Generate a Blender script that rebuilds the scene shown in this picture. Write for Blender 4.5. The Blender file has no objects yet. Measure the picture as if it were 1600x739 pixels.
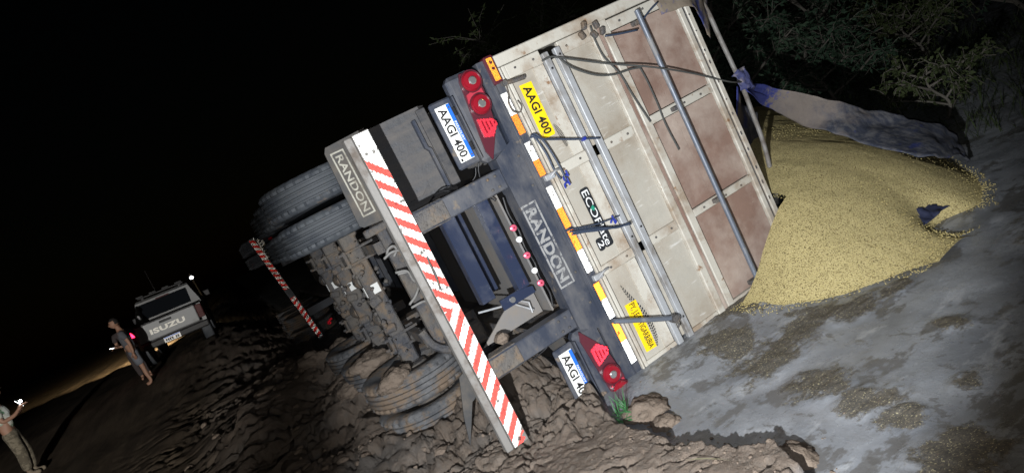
import bpy, bmesh, math, random
import numpy as np
from mathutils import Vector, Matrix, Euler

scene = bpy.context.scene
COL = scene.collection

# ------------------------------------------------------------------ camera
cam_d = bpy.data.cameras.new('camera')
cam = bpy.data.objects.new('camera', cam_d)
COL.objects.link(cam)
RIGHT = Vector((0.80976488, -0.38381557, -0.44380901))
DOWN = Vector((-0.46063308, 0.05268587, -0.88602560))
FWD = Vector((0.36345289, 0.92190553, -0.13413498))
EYE = Vector((-2.11980, -4.38686, 2.09282))
m = Matrix((RIGHT, -DOWN, -FWD)).transposed().to_4x4()
m.translation = EYE
cam.matrix_world = m
cam_d.sensor_width = 36.0
cam_d.lens = 1063.52 / 1600 * 36.0
cam_d.clip_start = 0.05
cam_d.clip_end = 600
scene.camera = cam

# ------------------------------------------------------------------ night sky and lamps
world = bpy.data.worlds.new('World')
scene.world = world
world.use_nodes = True
wn = world.node_tree
bg = wn.nodes['Background']
sky = wn.nodes.new('ShaderNodeTexSky')
sky.sky_type = 'NISHITA'
sky.sun_disc = False
sky.sun_elevation = math.radians(2)
sky.sun_rotation = math.radians(200)
wn.links.new(sky.outputs[0], bg.inputs['Color'])
bg.inputs['Strength'].default_value = 0.00035


def spot(name, loc, target, power, size, blend, radius, col):
    l = bpy.data.lights.new(name, 'SPOT')
    l.energy = power
    l.spot_size = math.radians(size)
    l.spot_blend = blend
    l.shadow_soft_size = radius
    l.color = col
    o = bpy.data.objects.new(name, l)
    COL.objects.link(o)
    o.location = loc
    o.rotation_euler = (Vector(target) - Vector(loc)).to_track_quat('-Z', 'Y').to_euler()
    return o


# the hand torch held beside the photographer, and the headlamps of the car that stands behind on the road
TORCH = (-2.76, -4.14, 1.66)
spot('hand_torch_light', TORCH, (0.18, 0.00, 1.04), 1800, 61, 0.40, 0.025, (0.93, 0.97, 1.0))
spot('hand_torch_halo', TORCH, (0.26, 0.00, 1.02), 120, 100, 0.9, 0.025, (1.0, 0.80, 0.50))      # the yellow rim of its beam
spot('phone_flash_light', (-2.09, -4.40, 2.06), (0.60, 1.00, 1.30), 230, 80, 0.8, 0.006, (0.95, 0.97, 1.0))
spot('car_headlamp_light', (-5.4, -15.0, 2.0), (-5.0, 14.0, 1.25), 16000, 18, 0.85, 0.10, (1.0, 0.96, 0.9))

scene.view_settings.view_transform = 'Standard'
scene.view_settings.look = 'None'
scene.view_settings.gamma = 1.0
scene.view_settings.exposure = 0.0
scene.render.engine = 'CYCLES'
scene.cycles.use_denoising = True
scene.cycles.max_bounces = 6

RNG = random.Random(7)
NR = np.random.default_rng(11)


# ------------------------------------------------------------------ helpers
def tag(o, label=None, cat=None, group=None, kind=None):
    if label: o['label'] = label
    if cat: o['category'] = cat
    if group: o['group'] = group
    if kind: o['kind'] = kind
    return o


def empty(name, loc=(0, 0, 0)):
    o = bpy.data.objects.new(name, None)
    COL.objects.link(o)
    o.location = loc
    return o


def link(name, me, mat=None, parent=None, loc=None, smooth=None):
    o = bpy.data.objects.new(name, me)
    COL.objects.link(o)
    if mat is not None and len(me.materials) == 0:
        me.materials.append(mat)
    if parent is not None:
        o.parent = parent
    if loc is not None:
        o.location = loc
    if smooth:
        me.polygons.foreach_set('use_smooth', [True] * len(me.polygons))
        if smooth != True:
            me.set_sharp_from_angle(angle=math.radians(smooth))
    return o


def copy_tree(o, parent=None):
    c = o.copy()
    COL.objects.link(c)
    c.parent = parent
    for ch in list(o.children):
        copy_tree(ch, c)
    return c


class MB:
    """collects shapes, then becomes one mesh object"""

    def __init__(s):
        s.v = []; s.f = []

    def add(s, vs, fs):
        b = len(s.v)
        s.v += [tuple(p) for p in vs]
        s.f += [tuple(i + b for i in q) for q in fs]
        return s

    def box(s, x0, x1, y0, y1, z0, z1, rot=None, bev=0.0):
        c = Vector(((x0 + x1) / 2, (y0 + y1) / 2, (z0 + z1) / 2))
        h = (abs(x1 - x0) / 2, abs(y1 - y0) / 2, abs(z1 - z0) / 2)
        if bev <= 0:
            vs = [Vector((sx * h[0], sy * h[1], sz * h[2])) for sx in (-1, 1) for sy in (-1, 1) for sz in (-1, 1)]
            fs = [(0, 1, 3, 2), (4, 6, 7, 5), (0, 4, 5, 1), (2, 3, 7, 6), (0, 2, 6, 4), (1, 5, 7, 3)]
        else:
            bm = bmesh.new()
            bmesh.ops.create_cube(bm, size=1)
            for v in bm.verts:
                v.co = Vector((v.co.x * 2 * h[0], v.co.y * 2 * h[1], v.co.z * 2 * h[2]))
            bmesh.ops.bevel(bm, geom=bm.edges[:], offset=min(bev, min(h) * .9), segments=1, affect='EDGES', profile=.5)
            bm.verts.index_update()
            vs = [v.co.copy() for v in bm.verts]
            fs = [tuple(v.index for v in f.verts) for f in bm.faces]
            bm.free()
        if rot is not None:
            vs = [rot @ v for v in vs]
        return s.add([v + c for v in vs], fs)

    def prism(s, poly, a0, a1, plane='xz'):
        """poly in a plane, extruded along the third axis from a0 to a1"""
        n = len(poly)

        def p(q, a):
            return {'xz': (q[0], a, q[1]), 'yz': (a, q[0], q[1]), 'xy': (q[0], q[1], a)}[plane]
        vs = [p(q, a0) for q in poly] + [p(q, a1) for q in poly]
        fs = [tuple(range(n)), tuple(range(2 * n - 1, n - 1, -1))]
        for i in range(n):
            j = (i + 1) % n
            fs.append((i, i + n, j + n, j))
        return s.add(vs, fs)

    def tube(s, pts, r, n=8, caps=True):
        pts = [Vector(p) for p in pts]
        rs = r if isinstance(r, (list, tuple)) else [r] * len(pts)
        rings = []
        up = None
        for i, p in enumerate(pts):
            d = (pts[min(i + 1, len(pts) - 1)] - pts[max(i - 1, 0)])
            if d.length < 1e-9: d = Vector((0, 0, 1))
            d.normalize()
            if up is None:
                up = d.orthogonal().normalized()
            else:
                up = (up - d * up.dot(d))
                up = up.normalized() if up.length > 1e-6 else d.orthogonal().normalized()
            w = d.cross(up)
            rings.append([p + (up * math.cos(2 * math.pi * k / n) + w * math.sin(2 * math.pi * k / n)) * rs[i] for k in range(n)])
        vs = [v for rg in rings for v in rg]
        fs = []
        for i in range(len(pts) - 1):
            for k in range(n):
                k2 = (k + 1) % n
                fs.append((i * n + k, i * n + k2, (i + 1) * n + k2, (i + 1) * n + k))
        if caps:
            fs.append(tuple(range(n - 1, -1, -1)))
            fs.append(tuple((len(pts) - 1) * n + k for k in range(n)))
        return s.add(vs, fs)

    def lathe(s, prof, c, axis='z', n=32, close=False):
        """prof: list of (radius, height) spun about an axis through c"""
        c = Vector(c)
        vs = []
        for (r, h) in prof:
            for k in range(n):
                a = 2 * math.pi * k / n
                u, w = r * math.cos(a), r * math.sin(a)
                vs.append(c + Vector({'z': (u, w, h), 'y': (u, h, w), 'x': (h, u, w)}[axis]))
        fs = []
        m_ = len(prof)
        for i in range(m_ if close else m_ - 1):
            i2 = (i + 1) % m_
            for k in range(n):
                k2 = (k + 1) % n
                fs.append((i * n + k, i * n + k2, i2 * n + k2, i2 * n + k))
        if not close:
            fs.append(tuple(range(n - 1, -1, -1)))
            fs.append(tuple((m_ - 1) * n + k for k in range(n)))
        return s.add(vs, fs)

    def mesh(s, name):
        me = bpy.data.meshes.new(name)
        me.from_pydata(s.v, [], s.f)
        bm = bmesh.new()
        bm.from_mesh(me)
        bmesh.ops.recalc_face_normals(bm, faces=bm.faces)
        bm.to_mesh(me)
        bm.free()
        return me

    def build(s, name, mat, parent=None, smooth=None, loc=None):
        return link(name, s.mesh(name), mat, parent, loc, smooth)


def spline(pts, n=6):
    """Catmull-Rom through the points"""
    P = [Vector(p) for p in pts]
    P = [P[0] * 2 - P[1]] + P + [P[-1] * 2 - P[-2]]
    out = []
    for i in range(1, len(P) - 2):
        for k in range(n):
            t = k / n
            a, b, c, d = P[i - 1], P[i], P[i + 1], P[i + 2]
            out.append(0.5 * ((2 * b) + (c - a) * t + (2 * a - 5 * b + 4 * c - d) * t * t + (3 * b - a - 3 * c + d) * t ** 3))
    out.append(P[-2])
    return out


# ------------------------------------------------------------------ materials
def mat(name, col, rough=0.6, metal=0.0, dirt=None, dirt2=None, bump=None, spec=0.5, coat=0.0, emit=None, var=0.0, streak=None):
    """dirt = (colour, noise scale, low, high): a second colour laid over by a noise; bump = (scale, strength)"""
    M = bpy.data.materials.new(name)
    M.use_nodes = True
    nt = M.node_tree
    N, L = nt.nodes, nt.links
    b = N['Principled BSDF']
    b.inputs['Roughness'].default_value = rough
    b.inputs['Metallic'].default_value = metal
    b.inputs['Specular IOR Level'].default_value = spec
    b.inputs['Coat Weight'].default_value = coat
    b.inputs['Base Color'].default_value = (*col, 1)
    geo = N.new('ShaderNodeNewGeometry')
    cur = None
    rcur = None

    def noise(scale, detail=6, rough_=.6, vec=None):
        t = N.new('ShaderNodeTexNoise')
        t.inputs['Scale'].default_value = scale
        t.inputs['Detail'].default_value = detail
        t.inputs['Roughness'].default_value = rough_
        L.new(vec or geo.outputs['Position'], t.inputs['Vector'])
        return t.outputs['Fac']
    if var > 0:
        mx = N.new('ShaderNodeMix'); mx.data_type = 'RGBA'
        rr = N.new('ShaderNodeMapRange')
        rr.inputs[1].default_value = .3; rr.inputs[2].default_value = .7
        L.new(noise(3.0), rr.inputs[0])
        L.new(rr.outputs[0], mx.inputs['Factor'])
        mx.inputs['A'].default_value = (*[c * (1 - var) for c in col], 1)
        mx.inputs['B'].default_value = (*[min(1, c * (1 + var)) for c in col], 1)
        cur = mx.outputs['Result']
    for d in (dirt, dirt2):
        if not d: continue
        dc, sc, lo, hi = d[:4]
        vec = None
        if len(d) > 4:      # stretch of the noise space
            mp = N.new('ShaderNodeMapping')
            mp.inputs['Scale'].default_value = d[4]
            L.new(geo.outputs['Position'], mp.inputs['Vector'])
            vec = mp.outputs[0]
        rr = N.new('ShaderNodeMapRange')
        rr.inputs[1].default_value = lo; rr.inputs[2].default_value = hi
        L.new(noise(sc, 8, .65, vec), rr.inputs[0])
        mx = N.new('ShaderNodeMix'); mx.data_type = 'RGBA'
        L.new(rr.outputs[0], mx.inputs['Factor'])
        if cur is None: mx.inputs['A'].default_value = (*col, 1)
        else: L.new(cur, mx.inputs['A'])
        mx.inputs['B'].default_value = (*dc, 1)
        cur = mx.outputs['Result']
        rm = N.new('ShaderNodeMix'); rm.data_type = 'FLOAT'
        L.new(rr.outputs[0], rm.inputs['Factor'])
        if rcur is None: rm.inputs['A'].default_value = rough
        else: L.new(rcur, rm.inputs['A'])
        rm.inputs['B'].default_value = 0.92
        rcur = rm.outputs['Result']
    if cur is not None: L.new(cur, b.inputs['Base Color'])
    if rcur is not None: L.new(rcur, b.inputs['Roughness'])
    if bump:
        bp = N.new('ShaderNodeBump')
        bp.inputs['Strength'].default_value = bump[1]
        bp.inputs['Distance'].default_value = bump[2] if len(bump) > 2 else 0.02
        L.new(noise(bump[0], 8, .65), bp.inputs['Height'])
        L.new(bp.outputs[0], b.inputs['Normal'])
    if emit:
        b.inputs['Emission Color'].default_value = (*emit[0], 1)
        b.inputs['Emission Strength'].default_value = emit[1]
    return M


MUD = (0.155, 0.115, 0.085)
DUST = (0.20, 0.165, 0.13)
M_white = mat('dirty_white_paint', (0.50, 0.475, 0.42), .5, dirt=((0.29, 0.225, 0.165), 2.6, .47, .64), dirt2=((0.22, 0.12, 0.06), 11, .60, .70), bump=(25, .15))
M_gate = mat('grey_white_panel', (0.425, 0.40, 0.35), .55, dirt=((0.25, 0.205, 0.155), 1.5, .44, .68), dirt2=((0.60, 0.59, 0.56), 11, .60, .74, (.5, 1, 3.0)), bump=(12, .15), var=.14)
M_brown = mat('dusty_brown_board', (0.225, 0.145, 0.115), .6, dirt=((0.42, 0.345, 0.295), 1.7, .42, .70), dirt2=((0.55, 0.48, 0.43), 22, .66, .80, (1.0, 1, 1.7)), bump=(18, .12), var=.15)
M_black = mat('black_chassis_paint', (0.035, 0.042, 0.062), .38, dirt=((0.125, 0.12, 0.12), 4.5, .42, .76, (1, 1, .45)), dirt2=((0.17, 0.135, 0.10), 9, .60, .70), bump=(30, .15))
M_blue = mat('blue_black_enamel', (0.022, 0.030, 0.060), .28, dirt=((0.085, 0.09, 0.11), 4, .5, .9), bump=(20, .05), coat=.3)
M_muddy = mat('muddy_steel', (0.06, 0.062, 0.072), .6, dirt=((0.135, 0.12, 0.105), 4.0, .38, .62), dirt2=((0.17, 0.125, 0.088), 7, .50, .64), bump=(22, .8, .04))
M_steel = mat('worn_galvanised_steel', (0.42, 0.435, 0.46), .42, .25, dirt=((0.16, 0.14, 0.12), 6, .48, .70, (1, 1, .5)), bump=(30, .08))
M_bar = mat('dull_blue_steel', (0.15, 0.17, 0.21), .45, .3, dirt=((0.30, 0.29, 0.28), 8, .52, .66, (1, 1, .4)), bump=(30, .08))
M_flange = mat('dull_bumper_steel', (0.21, 0.20, 0.19), .6, .1, dirt=((0.12, 0.10, 0.085), 6, .48, .66), bump=(30, .15))
M_floor = mat('grey_underfloor', (0.16, 0.155, 0.155), .6, dirt=(DUST, 4, .45, .8), bump=(20, .1))
M_rubber = mat('tyre_rubber', (0.040, 0.046, 0.056), .62, dirt=((0.085, 0.092, 0.10), 5, .40, .75), dirt2=(MUD, 6, .60, .75), bump=(60, .25, .01))
M_rubmud = mat('tyre_rubber_caked_in_mud', (0.06, 0.063, 0.07), .75, dirt=((0.14, 0.14, 0.145), 6, .38, .62), dirt2=((0.165, 0.122, 0.088), 3.2, .47, .56), bump=(30, .6, .02))
M_flap = mat('mudflap_rubber', (0.05, 0.05, 0.052), .7, dirt=((0.15, 0.125, 0.10), 4, .36, .72), bump=(40, .25, .01))
M_fender = mat('scuffed_grey_plastic', (0.045, 0.046, 0.052), .6, dirt=((0.12, 0.108, 0.10), 6, .38, .75, (.6, 1, 2.5)), bump=(14, .4, .02))
M_flaplet = mat('faded_lettering', (0.40, 0.385, 0.33), .8, dirt=((0.18, 0.16, 0.13), 12, .5, .7))
M_barlet = mat('worn_grey_lettering', (0.27, 0.27, 0.27), .7, dirt=((0.09, 0.09, 0.10), 22, .52, .60))
M_rwhite = mat('white_prismatic_film', (0.95, 0.95, 0.93), .27, .6, dirt=((0.26, 0.24, 0.22), 17, .575, .62))
M_rred = mat('red_prismatic_film', (0.90, 0.22, 0.19), .27, .6, dirt=((0.26, 0.09, 0.08), 17, .585, .63))
M_rorange = mat('orange_prismatic_film', (0.95, 0.42, 0.10), .27, .6, dirt=((0.6, 0.2, 0.04), 20, .6, .7))
M_amber = mat('amber_prismatic_lens', (0.97, 0.52, 0.10), .27, .6)
M_lensred = mat('red_lamp_lens', (0.24, 0.010, 0.02), .14, coat=.8)
M_lenslt = mat('red_prismatic_reflector', (0.70, 0.07, 0.11), .25, .45)
M_lensdk = mat('dark_red_lens', (0.09, 0.02, 0.03), .25, coat=.5)
M_chrome = mat('lamp_centre', (0.6, 0.6, 0.6), .2, .8)
M_plate = mat('plate_white', (0.86, 0.86, 0.83), .4, dirt=((0.45, 0.42, 0.36), 16, .55, .66))
M_plateblue = mat('plate_blue', (0.02, 0.14, 0.62), .4, dirt=((0.3, 0.4, 0.6), 30, .62, .7))
M_ink = mat('black_ink', (0.012, 0.012, 0.014), .5)
M_yellow = mat('yellow_sticker', (0.92, 0.62, 0.01), .45, dirt=((0.40, 0.28, 0.06), 20, .57, .66))
M_decal = mat('black_decal', (0.018, 0.02, 0.024), .45, dirt=((0.12, 0.12, 0.12), 25, .6, .7))
M_decalw = mat('white_decal', (0.75, 0.76, 0.76), .45)
M_green = mat('green_decal', (0.02, 0.25, 0.16), .45)
M_cord = mat('dark_rubber_cord', (0.035, 0.05, 0.085), .55)
M_bluecord = mat('blue_plastic_hook', (0.02, 0.035, 0.28), .4)
M_rope = mat('old_dark_rope', (0.06, 0.062, 0.06), .85, bump=(150, .6, .004))
M_hose = mat('dusty_air_hose', (0.19, 0.185, 0.18), .65, dirt=((0.10, 0.09, 0.08), 8, .5, .7))
M_tagw = mat('white_axle_tag', (0.62, 0.62, 0.60), .5)
M_pink = mat('pink_reflector', (0.92, 0.16, 0.26), .3, .4)
M_whiter = mat('white_reflector', (0.95, 0.95, 0.95), .25, coat=.5)


# ------------------------------------------------------------------ prismatic (corner cube) reflective sheeting
def cube_cells(x0, x1, z0, z1, a):
    """centres of the corner cubes that tile a rectangle of the rear"""
    out = []
    d = a * math.sqrt(2.0)                       # hexagonal lattice pitch
    row = d * math.sqrt(3) / 2
    j = 0; z = z0 + a * .5
    while z < z1 - a * .4:
        x = x0 + a * .5 + (d / 2 if j % 2 else 0)
        while x < x1 - a * .4:
            out.append((x, z)); x += d
        z += row; j += 1
    return out


def cube_film(name, cells, y, a, mt, parent):
    """one piece of sheeting: every cell is a real mirror corner that opens towards -Y"""
    if not cells: return None
    es = []
    for k in range(3):
        t = math.radians(90 + 120 * k)
        es.append(np.array([math.cos(t) * math.sqrt(2 / 3), -1 / math.sqrt(3), math.sin(t) * math.sqrt(2 / 3)]) * a)
    C = np.array([(c[0], y, c[1]) for c in cells])
    V = []; F = []
    n = len(C)
    offs = []
    for k in range(3):
        e, f = es[k], es[(k + 1) % 3]
        offs += [0 * e, e, e + f, f]
    V = np.concatenate([C + o for o in offs])
    for k in range(3):
        b = 4 * k
        F += [((b) * n + i, (b + 1) * n + i, (b + 2) * n + i, (b + 3) * n + i) for i in range(n)]
    me = bpy.data.meshes.new(name)
    me.from_pydata(V.tolist(), [], F)
    return link(name, me, mt, parent)


def in_poly(p, poly):
    x, y = p; c = False; n = len(poly)
    for i in range(n):
        ax, ay = poly[i]; bx, by = poly[(i + 1) % n]
        if (ay > y) != (by > y) and x < ax + (y - ay) / (by - ay) * (bx - ax): c = not c
    return c


# ------------------------------------------------------------------ numpy noise for the terrain
def _hash(ix, iy, s):
    h = (ix.astype(np.int64) * 374761393 + iy.astype(np.int64) * 668265263 + s * 2147483647) & 0xffffffff
    h = ((h ^ (h >> 13)) * 1274126177) & 0xffffffff
    return ((h ^ (h >> 16)) & 0xffffff) / float(0xffffff)


def vnoise(x, y, s=0):
    ix, iy = np.floor(x), np.floor(y)
    fx, fy = x - ix, y - iy
    fx = fx * fx * (3 - 2 * fx); fy = fy * fy * (3 - 2 * fy)
    a, b = _hash(ix, iy, s), _hash(ix + 1, iy, s)
    c, d = _hash(ix, iy + 1, s), _hash(ix + 1, iy + 1, s)
    return (a * (1 - fx) + b * fx) * (1 - fy) + (c * (1 - fx) + d * fx) * fy


def fbm(x, y, o=4, s=0):
    t = np.zeros_like(x); a = .5; n = 0
    for i in range(o):
        t += a * vnoise(x, y, s + i * 17); n += a
        x = x * 2.03 + 13.7; y = y * 2.03 - 7.1; a *= .5
    return t / n


def voro(x, y, s=0):
    ix, iy = np.floor(x), np.floor(y)
    f1 = np.full_like(x, 9.0); f2 = np.full_like(x, 9.0); cid = np.zeros_like(x)
    for dx in (-1, 0, 1):
        for dy in (-1, 0, 1):
            cx, cy = ix + dx, iy + dy
            px = cx + _hash(cx, cy, s); py = cy + _hash(cx, cy, s + 5)
            d = np.sqrt((px - x) ** 2 + (py - y) ** 2)
            near = d < f1
            f2 = np.where(near, f1, np.minimum(f2, d))
            cid = np.where(near, _hash(cx, cy, s + 9), cid)
            f1 = np.where(near, d, f1)
    return f1, f2, cid


def sstep(a, b, x):
    t = np.clip((x - a) / (b - a), 0, 1)
    return t * t * (3 - 2 * t)


def g2(x, y, cx, cy, sx, sy):
    return np.exp(-((x - cx) / sx) ** 2 - ((y - cy) / sy) ** 2)


HE_Y = [-6, -2.1, -1.86, -1.72, -1.6, -1.35, -1.08, -.7, -.35, -.1, .3, .8, 2.0]
HE_X = [-.5, -.55, -.34, -.26, -.34, -.46, -.50, -.52, -.50, -.40, -.28, -.25, -.2]


def road_z(x, y):
    r = np.interp(y, [-20, -2, 0, 10, 14, 17, 200], [.42, .3, .05, .48, .80, .86, .9])
    return r * sstep(-1.1, -3.4, x) + .05 * sstep(4, 9, x)


DEB = [(1.05, .0, .35, .40), (1.0, -.75, .30, .28), (1.25, -.98, .30, .16), (1.50, -1.08, .22, .12), (.52, -.85, .42, .26), (.38, -1.36, .24, .26),
       (.33, -1.72, .20, .22), (.24, -1.97, .16, .18), (.60, -.42, .30, .30), (1.15, -1.70, .10, .16), (.62, -2.10, .12, .10), (.10, -2.35, .3, .25), (2.6, -1.6, .6, .3)]


def ground_parts(x, y):
    wx = x + .10 * (fbm(x * 3, y * 3, 3, 3) - .5) + .10 * (fbm(x * 9, y * 9, 3, 8) - .5)
    wy = y + .10 * (fbm(x * 3, y * 3, 3, 4) - .5) + .08 * (fbm(x * 11, y * 11, 3, 9) - .5)
    edge = np.interp(wy, HE_Y, HE_X)
    heap = sstep(.010, -.022, wx - edge) * sstep(2.6, 1.6, wy)      # clay thrown up by the slide
    left = sstep(-.9, -1.4, x) * sstep(-1, 1.5, y) * sstep(-5.2, -2.6, x)                   # churned clay along the wheels
    hm = np.clip(heap + left, 0, 1)
    back = np.clip(-(wx - edge), 0, 2)
    f = fbm(x * 1.7, y * 1.7, 3, 20)
    hz = heap * (.105 + .035 * np.exp(-back / .15) + .06 * (f - .45)
                 + .13 * g2(x, y, -.52, -.12, .24, .20) + .05 * g2(x, y, -1.2, -.9, .6, .5))
    hz += .36 * g2(x, y, -.62, .85, .36, .45)
    hz += .42 * g2(x, y, -1.55, 3.3, .50, .60) + .50 * g2(x, y, -1.5, 4.9, .7, .8) + .42 * g2(x, y, -1.9, 6.4, .8, 1.0)
    hz += .30 * g2(x, y, -2.6, 4.4, .6, 1.3) + .12 * g2(x, y, -2.2, 2.0, .6, .8) + .25 * g2(x, y, -.75, 2.6, .5, 1.2)
    hz += .18 * g2(x, y, -1.66, 2.15, .20, .36) + .07 * g2(x, y, -1.30, 1.30, .35, .16)
    hz += left * .14 * (fbm(x * 1.9, y * 1.9, 5, 31) - .42)
    # long ragged cracks that open across the slide, and a finer craze between them
    u = .90 * x - .42 * y; v = .42 * x + .90 * y
    jx = .05 * (fbm(x * 12, y * 12, 3, 41) - .5); jy = .05 * (fbm(x * 12, y * 12, 3, 42) - .5)
    c1 = np.abs(fbm((u + jx) * 1.6, (v + jy) * 4.2, 3, 50) - .5)
    crack = sstep(.042, .018, c1) * sstep(.36, .55, fbm(x * 1.9, y * 1.9, 2, 77))
    c2 = np.abs(fbm((u + jx) * 3.6 + 4, (v + jy) * 8.0, 3, 55) - .5)
    crack2 = sstep(.050, .020, c2) * sstep(.46, .60, fbm(x * 3.1, y * 3.1, 2, 78))
    step = .045 * (np.floor(fbm((u + jx) * 1.3 + 9, (v + jy) * 3.2, 3, 59) * 9) / 9 - .5)
    k1, k2 = 4.6, 9.5
    f1, f2, cid = voro((x + jx * 2.4) * k1, (y + jy * 2.4) * k1, 60)
    h1, h2, cid2 = voro((x + jx * 1.6) * k2, (y + jy * 1.6) * k2, 66)
    broken = sstep(.40, .58, fbm(x * 1.5, y * 1.5, 3, 79))            # where the clay has come apart in blocks
    gap = sstep(.13, .03, f2 - f1); gap2 = sstep(.16, .03, h2 - h1)
    clod = hm * (step * .6 + broken * (.075 * (cid - .5) + .030 * (cid2 - .5) - .070 * gap - .026 * gap2 + .05 * (.5 - f1)) - .10 * crack - .035 * crack2)
    fine = hm * (.022 * (fbm(x * 10, y * 10, 4, 90) - .5) + .020 * (fbm(x * 34, y * 34, 3, 91) - .5))
    blob = np.zeros_like(x)
    for (dx, dy, sx, sy) in DEB: blob = np.maximum(blob, g2(x, y, dx, dy, sx, sy))
    debris = blob * (1 - hm)
    wet = (1 - hm) * (.05 * (fbm(x * .7, y * .7, 3, 110) - .5) + .010 * (fbm(x * 5, y * 5, 4, 111) - .5)
                      + sstep(.3, .7, debris) * .022 * fbm(x * 26, y * 26, 3, 112))
    wet += .085 * sstep(-.75, -.05, y) * sstep(2.4, 1.2, x) * sstep(-.9, -.3, x) * sstep(1.2, .6, y) * (1 - heap)
    # ruts of the track on the left
    rut = sstep(-3.0, -4.0, x) * (.026 * np.sin(x * 4.4 + .6 * np.sin(y * .35)) + .050 * (fbm(x * 2.4, y * .55, 4, 130) - .5))
    z = road_z(x, y) + hz + clod + fine + wet + rut
    return z, hm, debris


# ------------------------------------------------------------------ ground
def axis(segs):
    out = []
    for a, b, st in segs:
        out += list(np.arange(a, b - 1e-6, st))
    return out


def geo_axis(a, b, s0, g):
    out = []; p = a; s = s0; sg = 1 if b > a else -1
    while (b - p) * sg > 0:
        out.append(p); p += s * sg; s *= g
    out.append(b)
    return out


gx = [float(v) for v in sorted(set(np.round(geo_axis(-5.0, -140, .10, 1.07)[1:], 3))) + axis([(-5.0, -2.3, .05), (-2.3, -1.5, .022), (-1.5, .05, .0105), (.05, 4.6, .032)]) + geo_axis(4.6, 140, .06, 1.08)]
gy = [float(v) for v in sorted(set(np.round(geo_axis(-3.6, -60, .1, 1.15)[1:], 3))) + axis([(-3.6, -2.1, .05), (-2.1, .5, .0105), (.5, 7.5, .045)]) + geo_axis(7.5, 260, .07, 1.045)]
GX, GY = np.meshgrid(np.array(gx), np.array(gy))
GZ, GH, GD = ground_parts(GX, GY)
nx, ny = len(gx), len(gy)


def ground_z(x, y):
    i = min(max(int(np.searchsorted(gx, x)) - 1, 0), nx - 2); j = min(max(int(np.searchsorted(gy, y)) - 1, 0), ny - 2)
    u = (x - gx[i]) / (gx[i + 1] - gx[i]); v = (y - gy[j]) / (gy[j + 1] - gy[j])
    return float((GZ[j, i] * (1 - u) + GZ[j, i + 1] * u) * (1 - v) + (GZ[j + 1, i] * (1 - u) + GZ[j + 1, i + 1] * u) * v)


me = bpy.data.meshes.new('ground')
co = np.stack([GX, GY, GZ], -1).reshape(-1, 3)
idx = np.arange(nx * ny).reshape(ny, nx)
quads = np.stack([idx[:-1, :-1], idx[:-1, 1:], idx[1:, 1:], idx[1:, :-1]], -1).reshape(-1, 4)
me.from_pydata(co.tolist(), [], quads.tolist())
at = me.attributes.new('zone', 'FLOAT_COLOR', 'POINT')
road = sstep(-2.6, -3.6, GX)
zone = np.stack([GH, GD, road, np.ones_like(GH)], -1).reshape(-1)
at.data.foreach_set('color', zone.astype(np.float32))


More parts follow.
